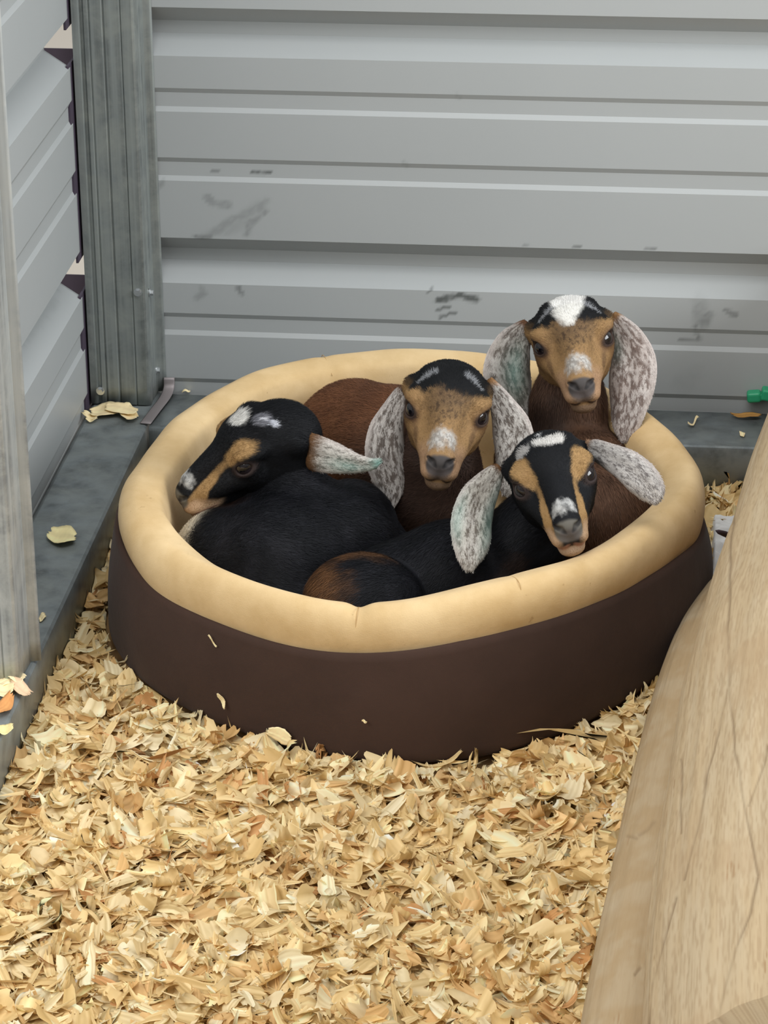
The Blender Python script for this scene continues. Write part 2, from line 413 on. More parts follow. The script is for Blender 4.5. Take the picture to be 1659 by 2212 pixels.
# padded tan rim: outer face, rounded ridge, top, inner edge, lining down to the cushion
dimple = np.exp(-((np.degrees(TH) + 93.5) / 1.6) ** 2) * .010 + np.exp(-((np.degrees(TH) + 66) / 1.2) ** 2) * .0012 + np.exp(-((np.degrees(TH) - 113) / 1.2) ** 2) * .003
lump = .0016 * np.sin(5 * TH + .6) + .0010 * np.sin(11 * TH + 2.2) + .0004 * np.sin(23 * TH)
zc2, zi2 = zc - dimple * .55 + lump * .6, zi - dimple + lump * .5
sec = [(-.0005, 0., 's', -.004), (.0008, 0., 's', .003), (.0025, .25, 's', 0), (.0035, .55, 's', 0), (.0025, .78, 's', 0), (-.001, .93, 's', 0), (-.006, 1., 's', 0), (-.0125, 1., 's', .0022),
       (-.021, .80, 'i', .0015), (-.030, .5, 'i', .001), (-.038, .2, 'i', -.0005), (-.0435, .0, 'i', -.004), (-.0475, 0, 'd', .86), (-.050, 0, 'd', .70), (-.051, 0, 'd', .5), (-.049, 0, 'd', .3), (-.047, 0, 'd', .16), (-.050, 0, 'd', .05)]
rows = []
for dr, f, kind, dz in sec:
    if kind == 's': z = zs_ + (zc2 - zs_) * f + dz; r = rr * (.55 + .45 * min(1, f * 1.6)) + rs * (.45 - .45 * min(1, f * 1.6)) + dr + .004 * np.sin(np.pi * f) + lump * .7
    elif kind == 'i': z = zi2 + (zc2 - zi2) * f + dz; r = rr + dr + lump * .5
    else: z = .03 + (zi2 - .03) * dz; r = rr + dr + lump
    rows.append((r, z))
V = rings(rows); me = new_mesh('rim', V, grid_quads(NT, len(rows), True)[:, ::-1])
rim = link('rim', me, BED_TAN, bed)
ss = rim.modifiers.new('smooth', 'SUBSURF'); ss.levels = ss.render_levels = 1
# cushion inside
rows = [(rr * f - (.046 if f == 1 else 0), .036 + .010 * (1 - f ** 4) - .006 * np.cos(5 * TH) * f * (1 - f) + 0 * TH) for f in (1, .9, .75, .55, .35, .15, .004)]
V = rings(rows); link('cushion', new_mesh('cushion', V, grid_quads(NT, len(rows), True)[:, ::-1]), BED_TAN, bed)
# stitched seams across the rim
for deg in (-66, 113, -93.5):
    a = math.radians(deg); k = int((a + np.pi) / (2 * np.pi) * NT) % NT
    pts = np.array([(rows_r, rows_z) for rows_r, rows_z in [(rr[k] + .004, zs_[k] + .004), (rr[k] + .006, zs_[k] * .5 + zc2[k] * .5), (rr[k] + .0005, zc2[k] - .002), (rr[k] - .0125, zc2[k] + .002), (rr[k] - .030, (zi2[k] + zc2[k]) / 2 + .0005), (rr[k] - .0455, zi2[k] - .004)]])
    P = spline(np.stack([pts[:, 0] * math.cos(a), pts[:, 0] * math.sin(a), pts[:, 1] - .0006], 1), 40)
    link('seam', new_mesh('seam', *tube(P, .00045, 6)), THREAD, bed)

# ------------------------------------------------------------------ goat kids: sculpted as distance fields, meshed, then furred
class Field:
    def __init__(s, lo, hi, step):
        s.lo = np.array(lo, float); s.step = step
        s.n = np.ceil((np.array(hi) - s.lo) / step).astype(int) + 1
        s.d = np.full(s.n, 60. * step, np.float32)
        s.ax = [(s.lo[i] + step * np.arange(s.n[i])).astype(np.float32) for i in range(3)]
    def _box(s, lo, hi, pad):
        a = np.clip(np.floor((np.array(lo) - pad - s.lo) / s.step).astype(int), 0, s.n); b = np.clip(np.ceil((np.array(hi) + pad - s.lo) / s.step).astype(int) + 1, 0, s.n)
        if np.any(b <= a): return None
        sl = tuple(slice(a[i], b[i]) for i in range(3))
        return sl, np.meshgrid(*[s.ax[i][sl[i]] for i in range(3)], indexing='ij', sparse=True)
    def _put(s, sl, v, k, sub):
        a = s.d[sl]
        if sub:
            v = -v; h = np.clip(.5 - .5 * (v - a) / k * -1 * -1, 0, 1) if False else np.clip(.5 + .5 * (v - a) / k, 0, 1)
            s.d[sl] = a * (1 - h) + v * h + k * h * (1 - h)
        else:
            h = np.clip(.5 + .5 * (a - v) / k, 0, 1)
            s.d[sl] = a * (1 - h) + v * h - k * h * (1 - h)
    def ell(s, c, r, k=4., rot=None, sub=False):
        c = np.array(c, float); r = np.array(r, float); R = max(r)
        g = s._box(c - R, c + R, 2.5 * k + 3 * s.step)
        if g is None: return
        sl, (X, Y, Z) = g; X, Y, Z = X - c[0], Y - c[1], Z - c[2]
        if rot is not None:
            rot = np.array(rot); X, Y, Z = [rot[0, i] * X + rot[1, i] * Y + rot[2, i] * Z for i in range(3)]
        k0 = np.sqrt((X / r[0]) ** 2 + (Y / r[1]) ** 2 + (Z / r[2]) ** 2) + 1e-6
        k1 = np.sqrt((X / r[0] ** 2) ** 2 + (Y / r[1] ** 2) ** 2 + (Z / r[2] ** 2) ** 2) + 1e-9
        s._put(sl, k0 * (k0 - 1) / k1, k, sub)
    def cone(s, a, b, ra, rb, k=4., sub=False):
        a, b = np.array(a, float), np.array(b, float); R = max(ra, rb)
        g = s._box(np.minimum(a, b) - R, np.maximum(a, b) + R, 2.5 * k + 3 * s.step)
        if g is None: return
        sl, (X, Y, Z) = g; ab = b - a
        t = np.clip(((X - a[0]) * ab[0] + (Y - a[1]) * ab[1] + (Z - a[2]) * ab[2]) / (ab @ ab), 0, 1)
        d = np.sqrt((X - a[0] - t * ab[0]) ** 2 + (Y - a[1] - t * ab[1]) ** 2 + (Z - a[2] - t * ab[2]) ** 2) - (ra + (rb - ra) * t)
        s._put(sl, d, k, sub)
    def chain(s, P, R, k=4., sub=False):
        for i in range(len(P) - 1): s.cone(P[i], P[i + 1], R[i], R[i + 1], k, sub)
    def mesh(s):
        """surface nets"""
        d = s.d; neg = d < 0
        c = [(i, j, k) for i in (0, 1) for j in (0, 1) for k in (0, 1)]
        sh = np.array(d.shape) - 1
        cnt = sum(neg[i:sh[0] + i, j:sh[1] + j, k:sh[2] + k].astype(np.int8) for i, j, k in c)
        idx = np.argwhere((cnt > 0) & (cnt < 8)); n = len(idx)
        val = np.stack([d[idx[:, 0] + i, idx[:, 1] + j, idx[:, 2] + k] for i, j, k in c], 1)
        ca = np.array(c, float); acc = np.zeros((n, 3)); num = np.zeros(n)
        for a in range(8):
            for b in range(a + 1, 8):
                if np.abs(ca[a] - ca[b]).sum() == 1:
                    mk = (val[:, a] < 0) != (val[:, b] < 0)
                    t = val[:, a] / np.where(mk, val[:, a] - val[:, b], 1.)
                    acc += np.where(mk[:, None], ca[a] + (ca[b] - ca[a]) * t[:, None], 0); num += mk
        V = s.lo + s.step * (idx + acc / num[:, None])
        vid = np.full(sh, -1, np.int64); vid[tuple(idx.T)] = np.arange(n)
        Q = []
        for ax in range(3):
            o1, o2 = [(1, 2), (2, 0), (0, 1)][ax]
            sl0 = [slice(1, -1)] * 3; sl1 = [slice(1, -1)] * 3
            sl0[ax] = slice(0, -1); sl1[ax] = slice(1, None)
            A, B = neg[tuple(sl0)], neg[tuple(sl1)]
            e = np.argwhere(A != B); flip = A[tuple(e.T)]
            base = e + 1; base[:, ax] -= 1
            u = np.zeros(3, int); u[o1] = 1; w = np.zeros(3, int); w[o2] = 1
            q = np.stack([vid[tuple((base - u - w).T)], vid[tuple((base - w).T)], vid[tuple(base.T)], vid[tuple((base - u).T)]], 1)
            q[~flip] = q[~flip][:, ::-1]
            Q.append(q)
        Q = np.concatenate(Q); Q = Q[(Q >= 0).all(1)]
        return V, Q

def vnormals(V, F):
    n = np.zeros_like(V)
    fn = np.cross(V[F[:, 2]] - V[F[:, 0]], V[F[:, -1]] - V[F[:, 1]] if F.shape[1] == 4 else V[F[:, 2]] - V[F[:, 1]])
    for i in range(F.shape[1]): 
        for k in range(3): n[:, k] += np.bincount(F[:, i], fn[:, k], len(V))
    return n / (np.linalg.norm(n, axis=1)[:, None] + 1e-12)

def fur(V, Q, N, rgb, dirs, length, lift, dens, count, width, rng, jit=.25, cjit=.16):
    """thin tapering blades that grow out of a skin and lie along dirs"""
    ar = np.linalg.norm(np.cross(V[Q[:, 2]] - V[Q[:, 0]], V[Q[:, 3]] - V[Q[:, 1]]), axis=1) * .5 * dens[Q].mean(1)
    f = rng.choice(len(Q), count, p=ar / ar.sum()); w = rng.dirichlet((1, 1, 1, 1), count)
    q = Q[f]; pick = q[np.arange(count), w.argmax(1)]
    P = (V[q] * w[..., None]).sum(1); n = (N[q] * w[..., None]).sum(1); n /= np.linalg.norm(n, axis=1)[:, None] + 1e-9
    d = (dirs[q] * w[..., None]).sum(1) + rng.normal(0, jit, (count, 3))
    d -= n * (d * n).sum(1)[:, None]; d /= np.linalg.norm(d, axis=1)[:, None] + 1e-9
    L = (length[pick] * rng.uniform(.55, 1.15, count))[:, None]; lf = (lift[pick] * rng.uniform(.5, 1.5, count))[:, None]
    side = np.cross(n, d) * (width * rng.uniform(.6, 1.2, count))[:, None]
    mid = P + L * .5 * (d + n * lf); tip = P + L * (d + n * lf * .55); root = P - n * .0006
    VV = np.stack([root - side, root + side, mid - side * .7, mid + side * .7, tip], 1).reshape(-1, 3)
    o = np.arange(count) * 5
    QQ = np.stack([o, o + 1, o + 3, o + 2], 1); TT = np.stack([o + 2, o + 3, o + 4], 1)
    c = rgb[pick] * np.exp(rng.normal(0, cjit, (count, 1)))
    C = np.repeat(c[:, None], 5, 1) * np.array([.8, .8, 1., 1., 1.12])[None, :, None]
    return VV, QQ, TT, C.reshape(-1, 3)

HEAD_STEP = 1.0
def eye_frame(s):
    nn = np.array((s * .84, .50, .14)); nn /= np.linalg.norm(nn)
    e1 = np.array((-s * .50, .82, -.34)); e1 -= nn * (e1 @ nn); e1 /= np.linalg.norm(e1); e2 = np.cross(nn, e1); e2 *= np.sign(e2[2])
    return np.array((s * 23.6, 29.5, 4.)), nn, e1, e2
def eye_mask(p, ra, rb, soft):
    """1 inside an almond round either eye"""
    m = np.zeros(len(p))
    for s in (-1, 1):
        c, nn, e1, e2 = eye_frame(s); q = p - c
        d = np.sqrt(((q @ e1) / ra) ** 2 + ((q @ e2) / rb) ** 2)
        m = np.maximum(m, (1 - smooth(1 - soft, 1 + soft, d)) * smooth(2, 6, q @ nn))
    return m
def head_field(neck_to, neck_r, mouth=0.):
    """a kid's head in head millimetres: x to its right, y to the muzzle, z up"""
    F = Field((-52, -66, -84), (52, 104, 60), HEAD_STEP)
    F.ell((0, -8, 6), (35, 40, 33), 3)
    F.ell((0, 16, 15), (31, 27, 22), 9)
    for s in (-1, 1):
        F.ell((s * 25, 24, 15), (11.5, 15, 8), 6)
        F.ell((s * 17, 10, -15), (14, 27, 20), 12)
        F.ell((s * 15, 8, 31), (9, 9, 7.5), 8)
        F.ell((s * 32, -17, 11), (7.5, 9, 9), 8)
        F.cone((s * 24, 26, -6), (s * 10, 66, -20), 9, 8, 10)
    F.cone((0, 28, 14), (0, 78, -9), 16.5, 8.5, 10)
    F.cone((0, 26, -7), (0, 78, -23), 23, 11.5, 11)
    F.cone((0, 0, -26), (0, 66, -38), 19, 9.5, 10)
    F.ell((0, 85, -21), (11.5, 8.5, 9.5), 6)
    for s in (-1, 1):
        F.ell((s * 6.5, 81, -31.5), (8.5, 10, 7.5), 4)
        F.ell((s * 8.5, 68, -31), (7.5, 14, 8.5), 6)
    F.ell((0, 75, -42), (11, 10, 7), 4)
    # neck, a little thinner inside the neck that belongs to the body
    F.cone((0, -18, -12), neck_to, 29, neck_r, 14)
    # mouth, philtrum, nostrils
    g = .95 + mouth
    for s in (-1, 1):
        F.chain([(0, 92, -38.5), (s * 7, 90, -39), (s * 13, 80, -37.5), (s * 16.5, 64, -35), (s * 18, 54, -33)], [g, g, g, g * .9, .6], 1.6, True)
        F.chain([(s * 3.4, 94.5, -24), (s * 7, 92.5, -20), (s * 10.5, 87, -18)], [1.7, 2.5, 1.3], 1.8, True)
    F.chain([(0, 94.5, -24), (0, 93, -30), (0, 91, -37)], [.9, 1.1, 1.], 1.5, True)
    for s in (-1, 1):                    # lids: a skin over the eyeball with an almond opening
        c, nn, e1, e2 = eye_frame(s)
        F.ell(c, (12.3, 12.3, 12.0), 5)
        F.ell(c + nn * 12.5, (9.6, 5.4, 7.5), 1.2, np.stack([e1, e2, nn], 1), True)
    return F
def eye_mesh(s):
    u = np.linspace(0, np.pi, 25); v = np.linspace(0, 2 * np.pi, 36, endpoint=False)
    c, nn, a, b = eye_frame(s)
    U, W = np.meshgrid(u, v, indexing='ij')
    D = np.cos(U)[..., None] * nn + np.sin(U)[..., None] * (np.cos(W)[..., None] * a + np.sin(W)[..., None] * b)
    D = D.reshape(-1, 3); x, y, z = D @ a, D @ b, D @ nn
    col = np.tile(lin((60, 50, 48)), (len(D), 1))
    iris = z > .40; col[iris] = lin((34, 28, 30)); edge = (z > .34) & (z <= .46); col[edge] = lin((16, 14, 16))
    pup = (np.abs(y) < .16) & (np.abs(x) < .5) & iris; col[pup] = lin((8, 8, 12))
    return c + 10.8 * D, grid_quads(25, 36, False, True), col

# coat masks in head millimetres ------------------------------------------------------------
def blob(p, c, r, soft=.35, rag=.35, f=.16, seed=0):
    q = (p - np.array(c)) / np.array(r); d = np.sqrt((q * q).sum(1)) + (fnoise(p + seed * 31., f) - .5) * 2 * rag
    return 1 - smooth(1 - soft, 1 + soft, d)
def stripe(p, pts, wid, soft=.4, rag=.3, f=.2, seed=0):
    P = np.array(pts, float); best = np.full(len(p), 9.)
    for i in range(len(P) - 1):
        a, b = P[i], P[i + 1]; ab = b - a; t = np.clip(((p - a) @ ab) / (ab @ ab), 0, 1)
        d = np.linalg.norm(p - a - t[:, None] * ab, axis=1) / (wid[i] + (wid[i + 1] - wid[i]) * t); best = np.minimum(best, d)
    best = best + (fnoise(p + seed * 17., f) - .5) * 2 * rag
    return 1 - smooth(1 - soft, 1 + soft, best)
def lay(col, mask, rgb):
    return col * (1 - mask[:, None]) + mask[:, None] * lin(rgb)
def sym(f, p):
    return np.maximum(f(p), f(p * [-1, 1, 1]))
BLACK, TAN, DEEP, WHITE = (20, 21, 24), (168, 130, 84), (70, 48, 36), (205, 204, 200)

def nostril(p):
    return sym(lambda q: stripe(q, [(3.4, 94, -24), (7, 92, -20), (11, 86, -18)], (1.8, 2.6, 1.4), .3, .05), p) * .9
def coat_tan_face(p, white_poll):
    """tan kid with a black cap; frosted nose; optional white patch on the poll"""
    c = np.tile(lin((148, 117, 79)), (len(p), 1))
    c = lay(c, blob(p, (0, 34, 22), (18, 32, 24), .5, .3), (108, 86, 62))
    fl_ = smooth(.5, .7, vnoise(p * [1, .55, .6] + 3 * np.stack([vnoise(p, .2)] * 3, 1), .85)) * blob(p, (0, 42, 16), (17, 34, 22), .5, .2)
    c = lay(c, fl_ * .75, (64, 50, 40))
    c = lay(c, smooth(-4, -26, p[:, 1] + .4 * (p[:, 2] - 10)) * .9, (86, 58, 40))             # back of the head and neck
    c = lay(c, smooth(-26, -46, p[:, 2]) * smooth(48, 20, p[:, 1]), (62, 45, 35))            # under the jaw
    c = lay(c, sym(lambda q: blob(q, (33, 14, -10), (16, 20, 13), .5, .3), p) * .75, (98, 68, 46))
    c = lay(c, sym(lambda q: stripe(q, [(28, 40, 0), (24, 51, -9), (19, 62, -18)], (3.5, 3.2, 1.5), .7, .4), p) * .6, (76, 54, 40))  # shading between cheek and muzzle, painted into the coat
    c = lay(c, eye_mask(p, 14.5, 9.5, .3) * .55, (92, 66, 48)); c = lay(c, eye_mask(p, 11.5, 7., .15) * .9, (46, 36, 34))
    # cap
    edge = 40 + 5 * (fnoise(p, .2) - .5) * 2 - .011 * p[:, 0] ** 2
    cap = smooth(17, 22, p[:, 2] + 5 * (fnoise(p + 40, .2) - .5)) * smooth(edge + 2.5, edge - 2.5, p[:, 1]) * smooth(-46, -34, p[:, 1])
    c = lay(c, cap, (20, 21, 23))
    c = lay(c, sym(lambda q: stripe(q, [(31, -30, 12), (33, -6, 18), (31, 14, 22)], (6, 6, 4), .4, .3), p) * .8, (30, 27, 26))
    c = lay(c, sym(lambda q: stripe(q, [(13, 19, 36), (21, 22, 32), (26, 22, 26)], (2.2, 2.6, 1.8), .7, .3), p) * .5, (176, 178, 182))  # pale streaks paint glossy sheen into the black cap
    if white_poll:
        c = lay(c, blob(p, (0, 4, 40), (15, 26, 17), .2, .25), (226, 224, 220))
        c = lay(c, stripe(p, [(-4, 26, 33), (1, 38, 26), (5, 28, 32)], (9, 7, 9), .35, .45), (224, 222, 216))
    # muzzle
    c = lay(c, sym(lambda q: blob(q, (14, 78, -27), (10, 20, 14), .6, .2), p) * .6, (168, 136, 112))
    c = lay(c, blob(p, (0, 77, -6), (11.5, 10, 10), .4, .45, .3) * .95, (190, 188, 184))
    c = lay(c, smooth(.45, .6, vnoise(p, .6)) * blob(p, (0, 78, -7), (12, 10, 11), .4, .3) * .6, (120, 112, 104))
    c = lay(c, blob(p, (0, 90, -23), (12.5, 9, 9.5), .15, .08), (78, 74, 73))
    c = lay(c, blob(p, (0, 90, -31), (9, 9, 6), .4, .1) * .8, (92, 84, 82)); c = lay(c, nostril(p), (34, 32, 33))
    c = lay(c, smooth(-38, -41, p[:, 2]) * smooth(60, 72, p[:, 1]) * .85, (112, 92, 76)); c = lay(c, sym(lambda q: stripe(q, [(18, 54, -33), (13, 80, -37.5), (0, 92, -38.5)], (1.5, 2., 2.2), .5, .1), p) * .85, (58, 48, 46))
    return c
def coat_black_face(p, poll):
    """black kid with a tan stripe over each eye that runs down to the muzzle"""
    c = np.tile(lin(BLACK), (len(p), 1))
    st = lambda q: np.maximum(stripe(q, [(24, 30, 21), (21.5, 42, 14), (18, 56, 2), (15, 70, -12), (15, 80, -24)], (8.5, 7., 4.6, 5., 8), .25, .22), blob(q, (25, 29, 20), (9, 12, 9), .25, .25))
    c = lay(c, sym(st, p), (158, 126, 84))
    c = lay(c, sym(lambda q: blob(q, (15, 76, -31), (9, 20, 9), .35, .2), p) * .95, (176, 146, 116))
    c = lay(c, smooth(-36, -39, p[:, 2]) * smooth(50, 64, p[:, 1]) * .95, (168, 144, 122))
    c = lay(c, sym(lambda q: stripe(q, [(20, 56, -33), (16, 78, -37), (0, 92, -38)], (3.2, 3.2, 3.2), .4, .1), p) * .8, (150, 112, 98))
    c = lay(c, blob(p, (0, 79, -8), (9.5, 7.5, 9), .35, .4, .3), (186, 186, 184))
    c = lay(c, blob(p, (0, 90, -23), (12.5, 9, 9.5), .15, .08), (100, 97, 90))
    c = lay(c, blob(p, (0, 92, -27), (9, 8, 6), .4, .1) * .7, (84, 78, 78))
    c = lay(c, smooth(-36, -50, p[:, 2]) * smooth(50, 10, p[:, 1]) * .6, (78, 50, 34))
    c = lay(c, eye_mask(p, 12.5, 8., .2) * .8, (58, 48, 46)); c = lay(c, nostril(p), (38, 36, 36))
    for cc, rr, col in poll: c = lay(c, blob(p, cc, rr, .22, .3), col)
    return c

EARTEAL = (112, 160, 150)
def ear_mesh(spine_px, y0, face, flip, thick=.0032, n=64, mcols=25):
    """a long hanging ear. rows: (u, v, half width in pixels, step towards the back wall); face: how far the leaf is turned"""
    R_ = spline([(u, v, w, dy) for u, v, w, dy in spine_px], n)
    C = np.array([at(u, v, 1, y0 + dy) for u, v, w, dy in R_])
    hw = np.maximum(R_[:, 2], 2.) * np.linalg.norm(C - CAM, axis=1) / FOCAL
    T = np.gradient(C, axis=0); T /= np.linalg.norm(T, axis=1)[:, None]
    view = C - CAM; view /= np.linalg.norm(view, axis=1)[:, None]
    Wd = np.cross(T, view); Wd /= np.linalg.norm(Wd, axis=1)[:, None]; Nn = np.cross(Wd, T)      # Nn points away from or towards the viewer
    Nn *= -np.sign((Nn * view).sum(1))[:, None]
    a = np.linspace(-1, 1, mcols); s = np.linspace(0, 1, n)
    turn = np.radians(face)
    W2 = Wd * np.cos(turn) + Nn * np.sin(turn) * 1.0; N2 = Nn * np.cos(turn) - Wd * np.sin(turn)
    sc = 1 / np.cos(turn)
    fold = .30 * (a ** 2 - .3)[None] * hw[:, None] * (-1) + (.10 * np.sin(s * 7 + 1)[:, None] * a[None] + .08 * np.sin(s * 11)[:, None] * (a ** 3)[None] - .10 * np.exp(-(a[None] * 3.2) ** 2)) * hw[:, None]
    mid = C[:, None] + W2[:, None] * (a[None, :, None] * hw[:, None, None] * sc) + N2[:, None] * fold[..., None]
    th = (thick * np.sqrt(np.clip(1 - a ** 8, 0, 1)))[None] * (.35 + .65 * np.clip(np.minimum(s * 9, (1 - s) * 12), 0, 1))[:, None]
    A = mid + N2[:, None] * th[..., None]; B = mid - N2[:, None] * th[..., None]
    V = np.r_[A.reshape(-1, 3), B.reshape(-1, 3)]; g = grid_quads(n, mcols); o = n * mcols
    Q = [g, g[:, ::-1] + o]
    k = np.arange(n - 1) * mcols
    Q += [np.stack([k, k + mcols, k + mcols + o, k + o], 1)[:, ::-1], np.stack([k + mcols - 1, k + 2 * mcols - 1, k + 2 * mcols - 1 + o, k + mcols - 1 + o], 1)]
    j = np.arange(mcols - 1)
    Q += [np.stack([j, j + 1, j + 1 + o, j + o], 1), np.stack([j, j + 1, j + 1 + o, j + o], 1)[:, ::-1] + (n - 1) * mcols]
    Q = np.concatenate(Q)
    if flip: Q = Q[:, ::-1]
    uv = np.stack([np.repeat(s, mcols), np.tile(a, n)], 1); uv = np.r_[uv, uv]
    side = np.r_[np.ones(o), -np.ones(o)]
    dirs = np.r_[np.repeat(T, mcols, 0), np.repeat(T, mcols, 0)] + (W2[:, None] * (a * .5)[None, :, None]).reshape(-1, 3).repeat(2, 0).reshape(2, -1, 3).transpose(0, 1, 2).reshape(-1, 3) * 0
    return V, Q, uv, side, dirs

def ear_coat(V, uv, brown_root, teal, root=.16, base=(176, 170, 164), dark=(78, 66, 58), dens=.5):
    p = V * 1000.
    w = np.stack([uv[:, 0] * 150 * .16 + p[:, 0] * .05, uv[:, 1] * 24 * .34, p[:, 1] * .02], 1); n1 = vnoise(w, 1.45) * .55 + vnoise(w * [1.7, 1.9, 1], 1.9) * .45
    c = np.tile(lin(base), (len(V), 1))
    c = lay(c, smooth(.30, .62, fnoise(p, .05)) * .35, (206, 202, 198))
    c = lay(c, smooth(dens - .07, dens + .09, n1) * .88 * smooth(1.05, .75, np.abs(uv[:, 1])), dark)
    c = lay(c, smooth(.74, 1., np.abs(uv[:, 1])) * .75, (186, 176, 170))
    c = lay(c, smooth(root, root - .12, uv[:, 0] + .06 * (fnoise(p, .2) - .5)), brown_root)
    for (s0, a0, ss, aa, w) in teal:
        c = lay(c, np.exp(-((uv[:, 0] - s0) / ss) ** 2 - ((uv[:, 1] - a0) / aa) ** 2) * w, EARTEAL)
    return c

COAT = mat_attr('goat_hair', .66, 'coat', .16)
SKIN_EYE = mat_attr('wet_eye', .06, 'coat', .6)

def make_goat(center, fwd, up, scale, head_coat, ears, neck, body, body_coat, body_dirs, label, seed, hairs=(26000, 26000, 9000), mouth=0., body_len=.011, gloss=None):
    rng = np.random.default_rng(seed)
    fwd = np.array(fwd, float); fwd /= np.linalg.norm(fwd); up = np.array(up, float); up -= fwd * (up @ fwd); up /= np.linalg.norm(up)
    right = np.cross(fwd, up); M = np.stack([right, fwd, up], 1) * (scale / 1000.); c0 = np.array(center, float)
    to_head = lambda X: (np.asarray(X) - c0) @ np.linalg.inv(M).T
    parts = []                                   # (V, Q, T, colour)
    # body
    pts = np.array([q for kind, *r in body for q in ([r[0]] if kind == 'e' else r[0])] + [neck[0], neck[-1]])
    B = Field(pts.min(0) - .13, pts.max(0) + .13, .0028)
    first = True
    for kind, *r in body:
        if kind == 'e': B.ell(r[0], r[1], r[2] if len(r) > 2 else .02, r[3] if len(r) > 3 else None)
        else: B.chain(r[0], r[1], r[2] if len(r) > 2 else .02)
    nk = np.array(neck); hb = c0 + M @ np.array((0, -12, -6.))
    nr = np.linspace(.047, .036 * scale / 1.3, len(nk) + 1)
    nr[-1] = .024
    B.chain(list(nk) + [hb], nr, .022)
    Vb, Qb = B.mesh(); Nb = vnormals(Vb, Qb)
    Cb = body_coat(Vb)
    parts.append((Vb, Qb, (), Cb))
    # head
    nl = to_head(nk[-1]); nl = np.array((0, -18, -12.)) + (nl - np.array((0, -18, -12.))) * min(1., 50 / np.linalg.norm(nl - np.array((0, -18, -12.))))
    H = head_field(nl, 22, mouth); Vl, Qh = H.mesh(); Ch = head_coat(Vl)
    Vh = c0 + Vl @ M.T; Nh = vnormals(Vh, Qh)
    parts.append((Vh, Qh, (), Ch))
    # head hair: from the muzzle back over the face, none on the nose, the lids and the lips
    dl = np.stack([Vl[:, 0] * .016, -1. + 0 * Vl[:, 0], .35 - .012 * (Vl[:, 2] - 5)], 1) @ M.T; dl /= np.linalg.norm(dl, axis=1)[:, None]
    bare = blob(Vl, (0, 91, -23), (14, 10, 11), .2, 0.)
    bare = np.maximum(bare, eye_mask(Vl, 12, 8., .2))
    dens = np.clip(1 - bare, 0, 1) * smooth(-84, -60, Vl[:, 2]) * np.where(Nh @ (CAM - c0) > -.3, 1, .15)
    ln = (.0036 + .0048 * smooth(50, 0, Vl[:, 1])) * scale / 1.3 * (1 - .5 * smooth(60, 80, Vl[:, 1]))
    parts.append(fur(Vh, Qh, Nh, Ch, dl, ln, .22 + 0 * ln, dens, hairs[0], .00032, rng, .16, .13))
    # body hair
    db = body_dirs(Vb); densb = np.where((Nb * (CAM - Vb)).sum(1) > -.4, 1., .1) * smooth(.03, .08, Vb[:, 2])
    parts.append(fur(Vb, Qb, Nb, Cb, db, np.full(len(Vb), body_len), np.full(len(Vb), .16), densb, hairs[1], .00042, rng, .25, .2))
    # ears
    for e in ears:
        V, Q, uv, side, dr = ear_mesh(*e['geo']); C = ear_coat(V, uv, **e['coat']); N = vnormals(V, Q)
        parts.append((V, Q, (), C))
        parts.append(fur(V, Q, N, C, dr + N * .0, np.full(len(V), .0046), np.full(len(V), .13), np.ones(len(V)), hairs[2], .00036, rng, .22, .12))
    Vs, Qs, Ts, Cs, k = [], [], [], [], 0
    for V, Q, T, C in parts:
        Vs.append(V); Qs.append(np.asarray(Q) + k); Cs.append(C)
        if len(T): Ts.append(np.asarray(T) + k)
        k += len(V)
    base = np.array([Vb[:, 0].mean(), Vb[:, 1].mean(), Vb[:, 2].min()])
    me = new_mesh('goat_kid', np.concatenate(Vs) - base, np.concatenate(Qs), np.concatenate(Ts))
    color_attr(me, np.clip(np.concatenate(Cs), 0, 1))
    o = link('goat_kid', me, COAT, None, base)
    tag(o, label, 'goat', 'goat kids in the pet bed')
    for s in (-1, 1):
        V, Q, C = eye_mesh(s); em = new_mesh('eye', c0 + V @ M.T - base, Q); color_attr(em, C); link('eye', em, SKIN_EYE, o)
    return o

def flow(frm, to, droop=-.25):
    d = np.array(to, float) - np.array(frm, float); d /= np.linalg.norm(d)
    return lambda V: np.tile(d + (0, 0, droop), (len(V), 1)) + .35 * np.stack([vnoise(V, 22) - .5, vnoise(V + 3, 22) - .5, vnoise(V + 7, 22) - .5], 1) * 2
def wblob(V, c, r, soft=.4, rag=.3, f=70, seed=0):
    q = (V - np.array(c)) / np.array(r); d = np.sqrt((q * q).sum(1)) + (fnoise(V + seed, f) - .5) * 2 * rag
    return 1 - smooth(1 - soft, 1 + soft, d)

